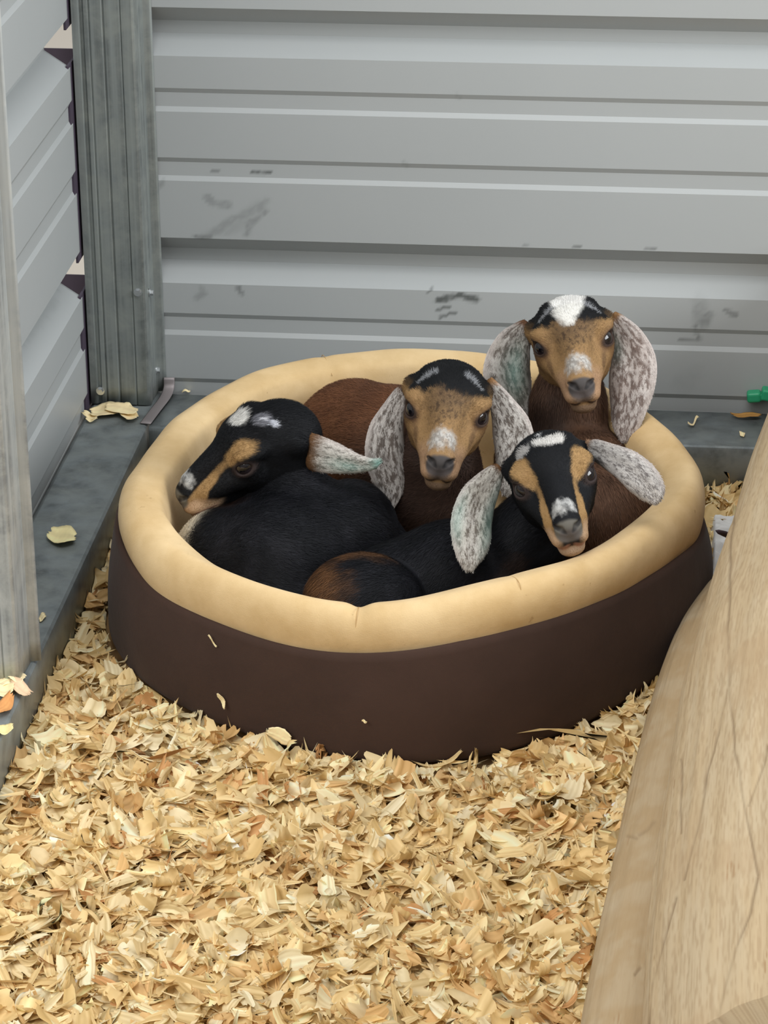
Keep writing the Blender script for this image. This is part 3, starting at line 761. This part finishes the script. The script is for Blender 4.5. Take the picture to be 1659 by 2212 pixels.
# --- the kid on the left, in profile
def body_a(V):
    c = np.tile(lin((18, 19, 23)), (len(V), 1))
    c = lay(c, smooth(.4, .75, fnoise(V * [1, 1, .5], 60)) * .35, (44, 44, 50))
    c = lay(c, wblob(V, (.205, -.585, .13), (.036, .05, .06), .25, .2), (206, 198, 180))
    return lay(c, wblob(V, (.30, -.575, .15), (.05, .03, .012), .5, .5) * .5, (74, 50, 36))
make_goat((.305, -.53, .2150), (-.885, -.42, -.20), (-.12, -.20, .95), 1.25,
    lambda p: coat_black_face(p, [((4, 22, 36), (12, 9, 9), (205, 203, 198)), ((-14, 6, 41), (9.5, 9.5, 7), (112, 112, 118)), ((-16, 4, 43), (4, 4, 5), (206, 206, 210)), ((-21, -3, 37), (5, 5, 6), (176, 178, 186))]),
    [dict(geo=([(612, 974, 26, .012), (632, 972, 40, .0), (662, 976, 40, -.018), (700, 986, 35, -.032), (740, 996, 28, -.040), (775, 1003, 20, -.044), (803, 1003, 13, -.045), (821, 996, 5, -.045)], -.53, 18, False),
          coat=dict(brown_root=(104, 74, 48), root=.44, teal=[(.95, 0, .12, 1.4, .8), (.62, -.3, .16, .6, .45)], base=(190, 184, 176), dark=(96, 88, 80), dens=.56)),
     dict(geo=([(560, 888, 14, .07), (565, 905, 26, .085), (570, 940, 30, .09), (574, 985, 26, .09), (576, 1020, 8, .088)], -.53, 10, False),
          coat=dict(brown_root=(60, 48, 40), teal=[]))],
    [(.318, -.575, .110), (.335, -.545, .150)],
    [('c', [(.262, -.60, .103), (.325, -.61, .109), (.385, -.56, .113)], [.058, .066, .064]), ('c', [(.275, -.56, .11), (.30, -.545, .135)], [.045, .035], .015), ('e', (.395, -.52, .108), (.055, .06, .058)), ('e', (.325, -.662, .08), (.06, .045, .04)),
     ('c', [(.27, -.64, .10), (.255, -.665, .075), (.30, -.70, .066)], [.03, .02, .017], .012), ('c', [(.43, -.51, .08), (.40, -.57, .07), (.39, -.63, .062)], [.035, .022, .017], .012)],
    body_a, flow((.25, -.62, .13), (.45, -.52, .10), -.45),
    'black goat kid in profile, tan stripe over its eye, speckled ear stuck out', 11, (26000, 34000, 9000), .35)

# --- the kid in the middle, tan face and black cap
def body_b(V):
    c = np.tile(lin((104, 68, 46)), (len(V), 1))
    c = lay(c, smooth(.35, .7, fnoise(V * [1, 1, 1], 40)) * .5, (82, 52, 36))
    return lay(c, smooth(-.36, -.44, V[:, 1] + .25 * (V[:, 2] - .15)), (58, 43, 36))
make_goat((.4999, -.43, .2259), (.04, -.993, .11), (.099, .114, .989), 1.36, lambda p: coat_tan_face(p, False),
    [dict(geo=([(872, 838, 10, .03), (866, 850, 15, .022), (852, 885, 25, .0), (838, 930, 40, -.015), (835, 975, 46, -.028), (841, 1020, 40, -.036), (844, 1055, 29, -.042), (836, 1090, 19, -.046), (828, 1111, 7, -.048)], -.43, -18, False),
          coat=dict(brown_root=(92, 66, 48), teal=[], dens=.5)),
     dict(geo=([(1052, 822, 12, .03), (1066, 845, 20, .022), (1084, 880, 30, .004), (1101, 920, 40, -.008), (1108, 960, 42, -.016), (1106, 1005, 38, -.022), (1098, 1045, 26, -.026), (1092, 1070, 8, -.028)], -.43, 18, False),
          coat=dict(brown_root=(150, 112, 74), teal=[], base=(184, 180, 174), dens=.53))],
    [(.475, -.41, .115), (.49, -.425, .16)],
    [('c', [(.478, -.405, .108), (.43, -.335, .125), (.375, -.275, .118)], [.068, .078, .074]), ('e', (.355, -.275, .10), (.065, .06, .062)),
     ('c', [(.50, -.43, .085), (.515, -.47, .07), (.53, -.505, .064)], [.026, .019, .016], .012), ('c', [(.34, -.31, .09), (.37, -.37, .07), (.34, -.40, .066)], [.03, .02, .016], .012)],
    body_b, flow((.48, -.42, .12), (.33, -.26, .10), -.3),
    'tan-faced goat kid with plain black cap in the middle of the bed', 12, (30000, 26000, 9000))

# --- the kid at the back right, with the white patch on its poll
def body_c(V):
    c = np.tile(lin((92, 66, 50)), (len(V), 1))
    c = lay(c, smooth(.35, .7, fnoise(V, 45)) * .5, (64, 46, 36))
    return lay(c, wblob(V, (.615, -.36, .14), (.03, .06, .10), .5, .2) * .8, (44, 36, 33))
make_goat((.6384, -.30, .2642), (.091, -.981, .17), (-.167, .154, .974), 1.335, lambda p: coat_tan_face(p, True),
    [dict(geo=([(1142, 698, 12, .03), (1130, 716, 24, .022), (1112, 750, 42, .004), (1100, 795, 54, -.010), (1103, 840, 52, -.018), (1113, 885, 40, -.022), (1122, 925, 26, -.024), (1128, 950, 8, -.024)], -.30, -22, False),
          coat=dict(brown_root=(100, 70, 50), teal=[(.45, .2, .18, .5, .45)], base=(160, 154, 146), dark=(84, 72, 64), dens=.5)),
     dict(geo=([(1322, 680, 10, .03), (1335, 698, 20, .022), (1353, 735, 37, .0), (1364, 780, 47, -.018), (1362, 830, 48, -.036), (1356, 880, 40, -.052), (1350, 922, 29, -.064), (1349, 954, 10, -.070)], -.30, 20, False),
          coat=dict(brown_root=(140, 106, 72), teal=[(.3, -.6, .12, .35, .3)], base=(178, 168, 162), dark=(98, 80, 72), dens=.49))],
    [(.635, -.315, .10), (.636, -.312, .19)],
    [('c', [(.635, -.315, .105), (.655, -.37, .105), (.672, -.445, .10)], [.066, .070, .066]), ('e', (.678, -.475, .115), (.062, .055, .058)), ('e', (.60, -.27, .095), (.055, .05, .055)),
     ('c', [(.70, -.50, .09), (.705, -.55, .072), (.70, -.585, .064)], [.03, .02, .016], .012), ('c', [(.62, -.30, .09), (.59, -.35, .07), (.57, -.38, .066)], [.03, .02, .016], .012)],
    body_c, flow((.635, -.33, .2), (.66, -.42, .08), -.9),
    'tan-faced goat kid with white tuft on its head, highest at the back', 13, (30000, 22000, 9000))

# --- the kid at the front right, chin on the rim
def body_d(V):
    c = np.tile(lin((18, 19, 23)), (len(V), 1))
    c = lay(c, smooth(.42, .75, fnoise(V * [1, 1, .5], 60)) * .3, (40, 40, 46))
    edge = np.maximum(wblob(V, (.372, -.735, .11), (.050, .08, .075), .35, .35), wblob(V, (.425, -.685, .163), (.06, .022, .012), .4, .5) * .9)
    c = lay(c, edge, (98, 68, 44))
    c = lay(c, smooth(.5, .7, vnoise(V * [1.5, 1, .4], 260)) * edge * .7, (52, 38, 30))
    return lay(c, wblob(V, (.60, -.70, .13), (.03, .03, .035), .5, .3) * .6, (92, 66, 46))
make_goat((.6308, -.63, .2300), (.138, -.974, .177), (-.236, .141, .961), 1.275,
    lambda p: coat_black_face(p, [((-3, 19, 38), (13, 9, 8), (206, 203, 198)), ((20, 19, 32), (7, 6, 7), (150, 148, 146)), ((4, -2, 42), (4, 5, 5), (190, 190, 190))]),
    [dict(geo=([(1080, 1008, 10, .03), (1070, 1022, 20, .022), (1052, 1052, 34, .0), (1035, 1085, 45, -.022), (1023, 1125, 47, -.046), (1019, 1170, 40, -.070), (1015, 1205, 27, -.086), (1013, 1233, 9, -.094)], -.63, -18, False),
          coat=dict(brown_root=(104, 72, 46), teal=[(.5, .8, .3, .45, .5), (.6, -.8, .15, .3, .4)], base=(184, 178, 168), dark=(96, 84, 74), dens=.55)),
     dict(geo=([(1264, 958, 10, .03), (1280, 970, 22, .02), (1316, 988, 29, -.004), (1352, 1007, 34, -.022), (1384, 1034, 36, -.036), (1406, 1060, 31, -.043), (1418, 1078, 18, -.046), (1423, 1084, 6, -.047)], -.63, 14, False),
          coat=dict(brown_root=(150, 120, 96), teal=[], base=(188, 184, 180), dark=(104, 98, 96), dens=.56))],
    [(.585, -.60, .118), (.605, -.62, .155)],
    [('c', [(.58, -.60, .105), (.52, -.632, .104), (.455, -.65, .094)], [.060, .062, .056]), ('e', (.432, -.705, .104), (.068, .058, .058), .007),
     ('c', [(.60, -.66, .09), (.62, -.69, .07), (.58, -.71, .066)], [.026, .019, .016], .012), ('c', [(.40, -.75, .08), (.45, -.77, .07), (.50, -.76, .068)], [.03, .02, .016], .012)],
    body_d, flow((.60, -.62, .13), (.38, -.72, .09), -.35),
    'black goat kid with two tan face stripes, chin resting on the bed rim', 14, (28000, 36000, 9000))

# ------------------------------------------------------------------ two peeled logs on the right
LOGWOOD = mat_attr('peeled_log_wood', .8, 'coat', .25)
_n, _l = LOGWOOD.node_tree.nodes, LOGWOOD.node_tree.links
bump(_n, _l, _n['Principled BSDF'], noise_node(_n, _l, 1., 4, objvec(_n, _l, (210, 14, 210)), .6), .35, .0012)

def log(name, edge_px, ze, radii, label, cracks, tones, seed, na=520, nl=760, tip=True, flat=1., grain=1.):
    """a bent peeled log whose left flank runs through the points seen at edge_px (height ze)"""
    E = np.array([fl(u, v, ze) for u, v in edge_px]); r = np.array(radii)
    D = spline(np.c_[E, r], nl); E, r = D[:, :3], D[:, 3]
    C = E + r[:, None] * np.array((.992, -.10, -.08))
    k = np.linspace(0, 1, nl); T = np.gradient(C, axis=0); T /= np.linalg.norm(T, axis=1)[:, None]
    A = np.cross(T, (0, 0, 1.)); A /= np.linalg.norm(A, axis=1)[:, None]; B = np.cross(A, T)
    mid_ = nl // 2; th0 = math.atan2(B[mid_] @ (CAM - C[mid_]), A[mid_] @ (CAM - C[mid_])); s_ = np.linspace(-1, 1, na, endpoint=False)
    th = th0 + np.pi * (.36 * s_ + .64 * s_ ** 3)                      # finer on the flank that carries the cracks
    if tip:                                             # rounded, worn far end
        L = np.r_[0, np.cumsum(np.linalg.norm(np.diff(C, axis=0), axis=1))]; q = np.clip(L / (r[nl // 12] * 1.1), 0, 1); r = r * np.sqrt(np.clip(1 - (1 - q) ** 2, 1e-4, 1))
    ct, st = np.cos(th), np.sin(th)
    P = np.stack([np.broadcast_to(ct, (nl, na)), np.broadcast_to(st, (nl, na)), np.broadcast_to(k[:, None] * 2.2, (nl, na))], -1).reshape(-1, 3)
    bumpy = (fnoise(P + seed, 1.6) - .5) * .10 + (fnoise(P * [1, 1, .35] + seed, 7) - .5) * .035
    rr = (r[:, None] * (1 + bumpy.reshape(nl, na)))
    V = (C[:, None] + A[:, None] * (ct[None, :, None] * rr[..., None]) + B[:, None] * (st[None, :, None] * rr[..., None] * flat)).reshape(-1, 3)
    N = (A[:, None] * ct[None, :, None] + B[:, None] * st[None, :, None]).reshape(-1, 3)
    d = V - CAM; w = d @ FWD; U = np.stack([829.5 + FOCAL * (d @ RIGHT) / w, 1106 - FOCAL * (d @ UP) / w], 1)
    facing = (N * d).sum(1) < 0
    rad = np.repeat(r, na)
    g = np.stack([P[:, 0] * rad * 1000, P[:, 1] * rad * 1000, np.repeat(np.r_[0, np.cumsum(np.linalg.norm(np.diff(C, axis=0), axis=1))], na) * 1000], 1)
    fine = (vnoise(g * [1, 1, .035], .8) + vnoise(g * [1, 1, .05] + 5, 1.3) + vnoise(g * [1, 1, .10] + 9, 1.1)) / 3
    mid = fnoise(g * [1, 1, .10], .09) if grain == 1. else fnoise(g * [1, 1, .7], .05); big = fnoise(g, .012)
    c = np.tile(lin(tones[0]), (len(V), 1))
    c = lay(c, smooth(.35, .7, mid) * .7, tones[1]); c = lay(c, smooth(.42, .68, fine) * .5 * grain, tones[2]); c = lay(c, smooth(.52, .75, big) * .6, tones[3])
    kn = smooth(.80, .86, vnoise(g * [1, 1, .25], .05)) * smooth(.5, .7, fine); c = lay(c, kn * .5, (150, 112, 72))
    cm = np.zeros(len(V))
    for pts, wpx in cracks:
        best = np.full(len(V), 99.)
        for a, b in zip(pts[:-1], pts[1:]):
            a = np.array(a, float); b = np.array(b, float); ab = b - a; t = np.clip(((U - a) @ ab) / (ab @ ab), 0, 1)
            best = np.minimum(best, np.linalg.norm(U - a - t[:, None] * ab + ((vnoise(g * [.2, .2, .5], .06) - .5) * 7)[:, None] * [1, .1], axis=1))
        cm = np.maximum(cm, np.exp(-(best / wpx) ** 2) * facing * (.45 + .55 * smooth(.25, .6, vnoise(g * [.3, .3, .3] + 9, .05))))
    c = lay(c, cm * .55, (112, 90, 66)); V = V - N * (cm * .0012)[:, None]
    base = np.array([C[:, 0].mean(), C[:, 1].mean(), V[:, 2].min()])
    Vx = np.r_[V, C[:1], C[-1:]] - base; a, b = nl * na, nl * na + 1; j = np.arange(na); j2 = (j + 1) % na
    me = new_mesh(name, Vx, grid_quads(nl, na, False, True), np.r_[np.stack([j * 0 + a, j, j2], 1), np.stack([j * 0 + b, (nl - 1) * na + j2, (nl - 1) * na + j], 1)])
    color_attr(me, np.r_[c, c[:1], c[-1:]])
    return tag(link(name, me, LOGWOOD, None, base), label, 'log', 'peeled logs along the right side'), base
big_log, big_base = log('peeled_log', [(1790, 480), (1735, 640), (1659, 895), (1604, 1050), (1574, 1160), (1540, 1275), (1509, 1395), (1480, 1500), (1449, 1680), (1425, 1850), (1407, 2050), (1394, 2212), (1378, 2420)], .20, [.15] * 13,
    'thick pale peeled log with long thin cracks, filling the lower right corner',
    [([(1586, 1085), (1578, 1190), (1573, 1320), (1574, 1490)], 3.), ([(1572, 1490), (1535, 1640), (1506, 1790), (1478, 1900)], 2.6), ([(1574, 1490), (1584, 1590), (1600, 1700), (1622, 1810), (1638, 1890)], 2.8), ([(1659, 1610), (1640, 1680), (1618, 1740)], 2.4),
     ([(1637, 1895), (1620, 1970), (1590, 2050), (1560, 2160), (1540, 2260)], 2.8), ([(1459, 1940), (1430, 2040), (1410, 2120), (1400, 2240)], 2.6), ([(1470, 1640), (1471, 1720), (1470, 1800)], 2.)],
    [(188, 166, 132), (194, 176, 146), (158, 132, 100), (178, 152, 118)], 2, tip=True)
V, Q, T = tube(np.array([at(1583, 1161, 1, -.52), at(1565, 1153, 1, -.545), at(1553, 1149, 1, -.56), at(1546, 1146, 1, -.565)]) - big_base, [.0036, .0034, .0026, .0006], 10)
ts = link('twig_stub', new_mesh('twig_stub', V, Q, T), mat('dark_twig', (66, 54, 60), .7)[0], big_log); ts['label'] = 'dark broken twig stub'
log('peeled_log', [(1540, 1258), (1502, 1308), (1464, 1368), (1432, 1440), (1402, 1530), (1371, 1650), (1340, 1790), (1310, 1930), (1280, 2065), (1252, 2212), (1222, 2400)], .052, [.030, .040, .046, .05, .051, .052, .052, .052, .053, .054, .054],
    'slim smooth peeled log between the thick log and the shavings', [([(1412, 1775), (1398, 1792), (1380, 1803)], 4.), ([(1355, 1806), (1375, 1810)], 3.5), ([(1385, 2090), (1372, 2105)], 3.)],
    [(172, 148, 113), (182, 163, 133), (160, 132, 98), (186, 170, 143)], 5, na=300, nl=420, grain=.35)

# ------------------------------------------------------------------ pine shavings
def flakes(n, rng, nu=7, nv=10, size=1.36):
    """n loose curled shavings around the origin: (n, nu*nv, 3) vertices and colours"""
    L = np.exp(rng.normal(np.log(.021), .36, n)).clip(.008, .040) * size; W = np.exp(rng.normal(np.log(.0115), .42, n)).clip(.003, .024) * size
    thin = rng.random(n) < .16; W = np.where(thin, W * .28, W); L = np.where(thin, L * 1.25, L)
    u = np.linspace(-1, 1, nu)[None, :, None]; v = np.linspace(-1, 1, nv)[None, None, :]
    end = 1 + np.cumsum(rng.normal(0, .13, (n, 2, nv)), 2) + rng.normal(0, .13, (n, 2, nv)) * (rng.random((n, 1, 1)) < .6); end = end / end.mean(2, keepdims=True)
    taper = 1 - np.where(rng.random((n, 1, 1)) < .25, .8, .35) * rng.uniform(0, 1, (n, 1, 1)) * np.abs(u) ** rng.uniform(1.5, 4, (n, 1, 1)); skew = rng.normal(0, .25, (n, 1, 1))
    wob = 1 + np.cumsum(rng.normal(0, .07, (n, nu, 2)), 1)
    X = u * np.where(u > 0, end[:, :1], end[:, 1:]) * .5
    Y = v * taper * np.where(v > 0, wob[:, :, :1], wob[:, :, 1:]) * .5 + skew * u * .3
    X, Y = X * L[:, None, None], Y * W[:, None, None]
    cu = rng.normal(0, 30, (n, 1, 1)) * .9; cv = rng.normal(0, 26, (n, 1, 1)); tw = rng.normal(0, 22, (n, 1, 1))
    strong = rng.random((n, 1, 1)) < .2; cu = np.where(strong, cu * 3.0, cu).clip(-130, 130)
    a = cu * X; Xn = np.where(np.abs(cu) > 1, np.sin(a) / np.where(np.abs(cu) > 1, cu, 1), X); Z = np.where(np.abs(cu) > 1, (1 - np.cos(a)) / np.where(np.abs(cu) > 1, cu, 1), 0)
    Z = Z + .5 * cv * Y ** 2 + tw * X * Y + .00022 * np.sin(v * rng.uniform(5, 16, (n, 1, 1)) + rng.uniform(0, 6, (n, 1, 1)))
    P = np.stack([Xn, Y, Z], -1).reshape(n, nu * nv, 3)
    pal = np.array([lin(c) for c in ((245, 223, 175), (242, 214, 158), (234, 203, 145), (249, 233, 193), (222, 182, 124), (207, 156, 102))])
    c = pal[rng.choice(6, n, p=(.28, .28, .2, .13, .09, .02))] * rng.uniform(.88, 1.08, (n, 1))
    str_ = np.cumsum(rng.normal(0, .10, (n, 1, nv)), 2); str_ -= str_.mean(2, keepdims=True); lines = rng.random((n, 1, nv)) < .3
    tint = np.exp(str_ - lines * rng.uniform(.05, .4, (n, 1, 1)) + rng.normal(0, .03, (n, nu, nv)))
    Cc = c[:, None, None, :] * tint[..., None] ** np.array([.8, 1., 1.45])
    return P, np.clip(Cc.reshape(n, nu * nv, 3), 0, .95)
def rotm(yaw, pitch, roll):
    cy, sy, cp, sp, cr, sr = np.cos(yaw), np.sin(yaw), np.cos(pitch), np.sin(pitch), np.cos(roll), np.sin(roll)
    return np.stack([np.stack([cy * cp, cy * sp * sr - sy * cr, cy * sp * cr + sy * sr], -1), np.stack([sy * cp, sy * sp * sr + cy * cr, sy * sp * cr - cy * sr], -1), np.stack([-sp, cp * sr, cp * cr], -1)], -2)
rng = np.random.default_rng(21)
NF = 32600
xy = np.stack([rng.uniform(.083, 1.45, NF), rng.uniform(-1.52, -.128, NF)], 1)
rel = xy - BC; ang = np.arctan2(rel[:, 1], rel[:, 0])
LE = np.array([fl(u, v, .03)[:2] for u, v in ((1540, 1258), (1464, 1368), (1402, 1530), (1340, 1790), (1280, 2065), (1222, 2400))])[::-1]
under = (xy[:, 0] > np.interp(xy[:, 1], LE[:, 1], LE[:, 0]) + .022) & (xy[:, 0] < np.interp(xy[:, 1], LE[:, 1], LE[:, 0]) + .33) & (xy[:, 1] < -.50)      # nothing lies inside the logs
keep = (np.hypot(rel[:, 0], rel[:, 1]) > r_base(ang) + .004) & ~under
xy = xy[keep]; rel = xy - BC; ang = np.arctan2(rel[:, 1], rel[:, 0]); gap = np.hypot(rel[:, 0], rel[:, 1]) - r_base(ang)
NF = len(xy)
P, Cf = flakes(NF, rng)
edge_in = np.minimum(np.minimum(gap, xy[:, 0] - .083), .05)
mound = .010 * (fnoise(np.c_[xy, np.zeros(NF)], 9) - .5) * 2 + .006 * (fnoise(np.c_[xy, np.zeros(NF)], 26) - .5) * 2
z = -.010 + rng.random(NF) ** .8 * .020 + mound * smooth(0, .05, edge_in)
steep = np.where(rng.random(NF) < .14, 2.6, 1.) * np.clip(edge_in / .02, .35, 1)
R = rotm(rng.uniform(0, 2 * np.pi, NF), rng.normal(0, .22, NF) * steep, rng.normal(0, .26, NF) * steep)
V = np.einsum('nij,nkj->nki', R, P) + np.c_[xy, z][:, None]
g = grid_quads(7, 10); Q = (g[None] + (np.arange(NF) * 70)[:, None, None]).reshape(-1, 4)
# keep every shaving clear of the bed, the channels and the ground below
Vf = V.reshape(-1, 3); rel = Vf[:, :2] - BC; ang = np.arctan2(rel[:, 1], rel[:, 0]); rad = np.hypot(rel[:, 0], rel[:, 1]); need = r_base(ang) + .0035
push = np.where(rad < need, need / rad, 1.); Vf[:, :2] = BC + rel * push[:, None]
Vf[:, 0] = np.maximum(Vf[:, 0], .0852); Vf[:, 1] = np.minimum(Vf[:, 1], -.128); Vf[:, 2] = np.maximum(Vf[:, 2], -.0115); hi = Vf[:, 2] > .016; Vf[hi, 2] = .016 + .012 * np.tanh((Vf[hi, 2] - .016) / .012)
me = new_mesh('pine_shavings', Vf, Q); color_attr(me, Cf.reshape(-1, 3))
o = link('pine_shavings', me, FLAKE); o['kind'] = 'stuff'
tag(o, 'deep bedding of pale curled pine shavings covering the pen floor', 'wood shavings')
# the packed layer underneath
nx, ny = 180, 200
X, Y = np.meshgrid(np.linspace(.084, 1.5, nx), np.linspace(-1.6, -.127, ny), indexing='ij'); q = np.stack([X, Y, 0 * X], -1).reshape(-1, 3)
zz = -.0105 + .010 * (fnoise(q, 40) - .5)
rel = q[:, :2] - BC; inside = np.hypot(rel[:, 0], rel[:, 1]) < r_base(np.arctan2(rel[:, 1], rel[:, 0])) + .006; zz[inside] = -.0110
q[:, 2] = np.maximum(zz, -.0113)
structure(link('floor_litter', new_mesh('floor_litter', q, grid_quads(nx, ny)), mat('packed_litter', (176, 138, 92), .95)[0]))

# single shavings that lie away from the bedding
def on_wall(u, v):
    d = ray(u, v); d /= np.linalg.norm(d); t = np.linspace(2.2, 4, 9000); p = CAM + d * t[:, None]; rel = p[:, :2] - BC; a = np.arctan2(rel[:, 1], rel[:, 0])
    rb_, rr_, zs = r_base(a), r_rim(a), z_seam(a); f = np.clip(p[:, 2] / zs, 0, 1); rs_ = rb_ * .25 + (rr_ + .004) * .75 + .0028
    i = np.argmax(np.hypot(rel[:, 0], rel[:, 1]) < rb_ * (1 - f) + rs_ * f + .0072 * np.sin(np.pi * f) + .0015)
    n = np.array([math.cos(a[i]), math.sin(a[i]), .12]); return p[i], n / np.linalg.norm(n)
def single(u, v, surf, Lpx, Wpx, rot, label, seed, curl=18., tone=(230, 200, 146), outline=None, group='loose shavings away from the bedding', lift=.0012):
    rg = np.random.default_rng(seed)
    if surf == 'bed': p, nrm = on_wall(u, v)
    else: p, nrm = fl(u, v, surf), np.array([0, 0, 1.])
    s = np.linalg.norm(p - CAM) / FOCAL
    e1 = RIGHT - nrm * (RIGHT @ nrm); e1 /= np.linalg.norm(e1); e2 = np.cross(nrm, e1)
    fore = 1. if surf == 'bed' else abs(nrm @ ((p - CAM) / np.linalg.norm(p - CAM)))
    a = math.radians(rot); ca, sa = math.cos(a), math.sin(a)
    nu, nv = 15, 9; x, y = np.meshgrid(np.linspace(-.5, .5, nu), np.linspace(-.5, .5, nv), indexing='ij')
    prof = (1 - .55 * np.abs(2 * x) ** 2.2) * (1 + .16 * np.cumsum(rg.normal(0, .5, nu))[:, None] * .4)
    if outline == 'strip': prof = 1 + 0 * x
    X = x * Lpx * (1 + .10 * rg.normal(0, 1, nv)[None]); Y = y * Wpx * prof + (.18 * Lpx * np.sin(x * 5 + seed) if outline == 'strip' else 0)
    px, py = (X * ca - Y * sa) * s, (X * sa + Y * ca) * s / max(fore, .35)
    h = lift + curl * .5 * (px * px + py * py) * .7 + .0006 * rg.random((nu, nv)) + (.0015 * np.sin(x * 6 + seed) + .0015)
    V = p + px[..., None] * e1 + py[..., None] * e2 + h[..., None] * nrm
    c = lin(tone) * np.exp(rg.normal(0, .09, (1, nv, 1)) + rg.normal(0, .03, (nu, nv, 1)))
    V = V.reshape(-1, 3); base = p
    me = new_mesh('pine_shaving', V - base, grid_quads(nu, nv)); color_attr(me, np.clip(np.broadcast_to(c, (nu, nv, 3)).reshape(-1, 3), 0, .95))
    o = link('pine_shaving', me, FLAKE_THICK, None, base); sd = o.modifiers.new('thickness', 'SOLIDIFY'); sd.thickness = .0004; sd.offset = 0
    return tag(o, label, 'wood shaving', group)
TK = .0606
for a in [
    (228, 893, TK, 62, 26, 4, 'broad pale shaving at the foot of the corner post, left half of the little heap', 1),
    (262, 890, TK + .003, 70, 22, -8, 'long tan shaving lying on top of the little heap below the corner post', 2),
    (278, 898, TK + .001, 44, 30, -28, 'squarish shaving at the right end of the little heap below the corner post', 3),
    (195, 903, TK, 34, 11, -20, 'narrow shaving on the side channel, just left of the heap by the corner post', 4),
    (197, 911, TK, 24, 7, -2, 'tiny sliver on the side channel below the narrow shaving near the corner post', 5),
    (135, 1164, TK, 58, 34, -12, 'ragged yellow shaving alone in the middle of the grey side channel', 6),
    (92, 1338, TK, 16, 14, 40, 'small pale shaving beside the foot of the front left post', 7),
    (18, 1474, TK, 60, 34, 25, 'pale shaving heaped against the foot of the front left post', 8),
    (45, 1492, TK + .001, 52, 24, -30, 'pinkish shaving on the channel lip in front of the front left post', 9),
    (10, 1530, TK + .001, 48, 34, 60, 'orange-brown curled shaving on the side channel at the left picture edge', 10),
    (12, 1580, TK, 32, 20, 10, 'bright yellowish shaving on the side channel, nearest to the bottom left', 11),
    (36, 1466, TK + .003, 40, 26, -14, 'cream shaving leaning on the foot of the front left post, rightmost of that heap', 22),
    (8, 1496, TK + .002, 44, 30, 8, 'wide pale shaving under the heap at the front left post, at the picture edge', 23),
    (1498, 915, TK, 26, 4, 14, 'thin pale sliver lying on the back channel to the right of the bed', 12),
    (1611, 902, TK, 56, 9, -4, 'long brown curled shaving on the back channel close to the wall', 13),
    (1603, 941, TK, 9, 13, 70, 'tiny pale flake near the front lip of the back channel', 14),
    (402, 849, TK, 16, 5, 10, 'tiny yellow sliver on the back channel behind the left of the bed', 15),
    (463, 1383, 'bed', 30, 4, -35, 'wavy thread-like sliver stuck to the brown bed wall below the rim', 16),
    (483, 1512, 'bed', 34, 13, -62, 'short straight shaving stuck upright on the brown bed wall', 17),
    (607, 1586, 'bed', 56, 32, -14, 'wide fan-shaped shaving stuck low on the front of the brown bed wall', 18),
    (788, 1556, 'bed', 11, 6, -15, 'tiny pale speck of wood on the front of the brown bed wall', 19),
    (1356, 1503, 'bed', 20, 14, 45, 'small forked shaving low on the bed wall near the slim log', 20),
    (1390, 1490, 'bed', 36, 11, -80, 'upright flat strip of wood between the bed wall and the slim log', 21)]:
    tone = {22: (248, 228, 184), 8: (248, 228, 180), 9: (236, 202, 166), 10: (222, 158, 98), 13: (176, 130, 70), 6: (248, 232, 176), 11: (240, 220, 160)}.get(a[7], (248, 226, 178))
    single(*a, tone=tone, outline='strip' if a[7] in (12, 16) else None, curl=8. if a[2] == 'bed' else 16.)

# ------------------------------------------------------------------ small things on the right
b = Bag()
nx, ny = 40, 60
X, Y = np.meshgrid(np.linspace(0, 1, nx), np.linspace(0, 1, ny), indexing='ij'); q = np.stack([X * .05, Y * .13, 0 * X], -1).reshape(-1, 3)
hz = .012 + .020 * fnoise(q * [1, 1, 1], 42) + .006 * np.sin(Y.ravel() * 46 + 6 * fnoise(q, 30)) * smooth(.0, .3, Y.ravel())
c0 = np.array([.812, -.385, .004]); hz *= smooth(0, .12, X.ravel()) * smooth(1, .88, X.ravel()) * smooth(0, .08, Y.ravel()) * smooth(1, .92, Y.ravel())
q2 = q + (.002 * np.sin(Y.ravel()[:, None] * 9), 0, 0) if False else q.copy(); q2[:, 2] = hz
o = link('overlit_shavings_standin', new_mesh('overlit_shavings_standin', q2, grid_quads(nx, ny)), mat('overexposed_white', (226, 226, 224), .8)[0], None, c0)  # white sheet stands in for shavings overexposed by daylight
sd = o.modifiers.new('thickness', 'SOLIDIFY'); sd.thickness = .0006
tag(o, 'crumpled white stand-in for overexposed shavings in the gap between the bed and the thick log', 'stand-in')

clip = empty('plastic_clip', at(1636, 860, 1, -.0085)); tag(clip, 'small green plastic clip against the back wall at the right edge', 'clip')
def rounded(px0, px1, py0, py1, y0, y1, tilt, name, bev=.003):
    a, c = at(px0, py1, 1, y0), at(px1, py0, 1, y0); V, Q = box_arrays(a[0], c[0], y0, y1, a[2], c[2]); V = V - np.array(clip.location)
    m_ = V.mean(0); t = math.radians(tilt); R2 = np.array([[math.cos(t), 0, -math.sin(t)], [0, 1, 0], [math.sin(t), 0, math.cos(t)]]); V = (V - m_) @ R2.T + m_
    o = link(name, new_mesh(name, V, Q, smooth_=False), GREEN, clip); bv = o.modifiers.new('bevel', 'BEVEL'); bv.width = bev; bv.segments = 3; return o
rounded(1613, 1645, 851, 871, -.018, -.001, 6, 'jaw', .0035)
rounded(1644, 1690, 847, 869, -.020, -.001, -8, 'lever', .003)
rounded(1641, 1650, 853, 866, -.0165, -.004, 0, 'hinge', .001)
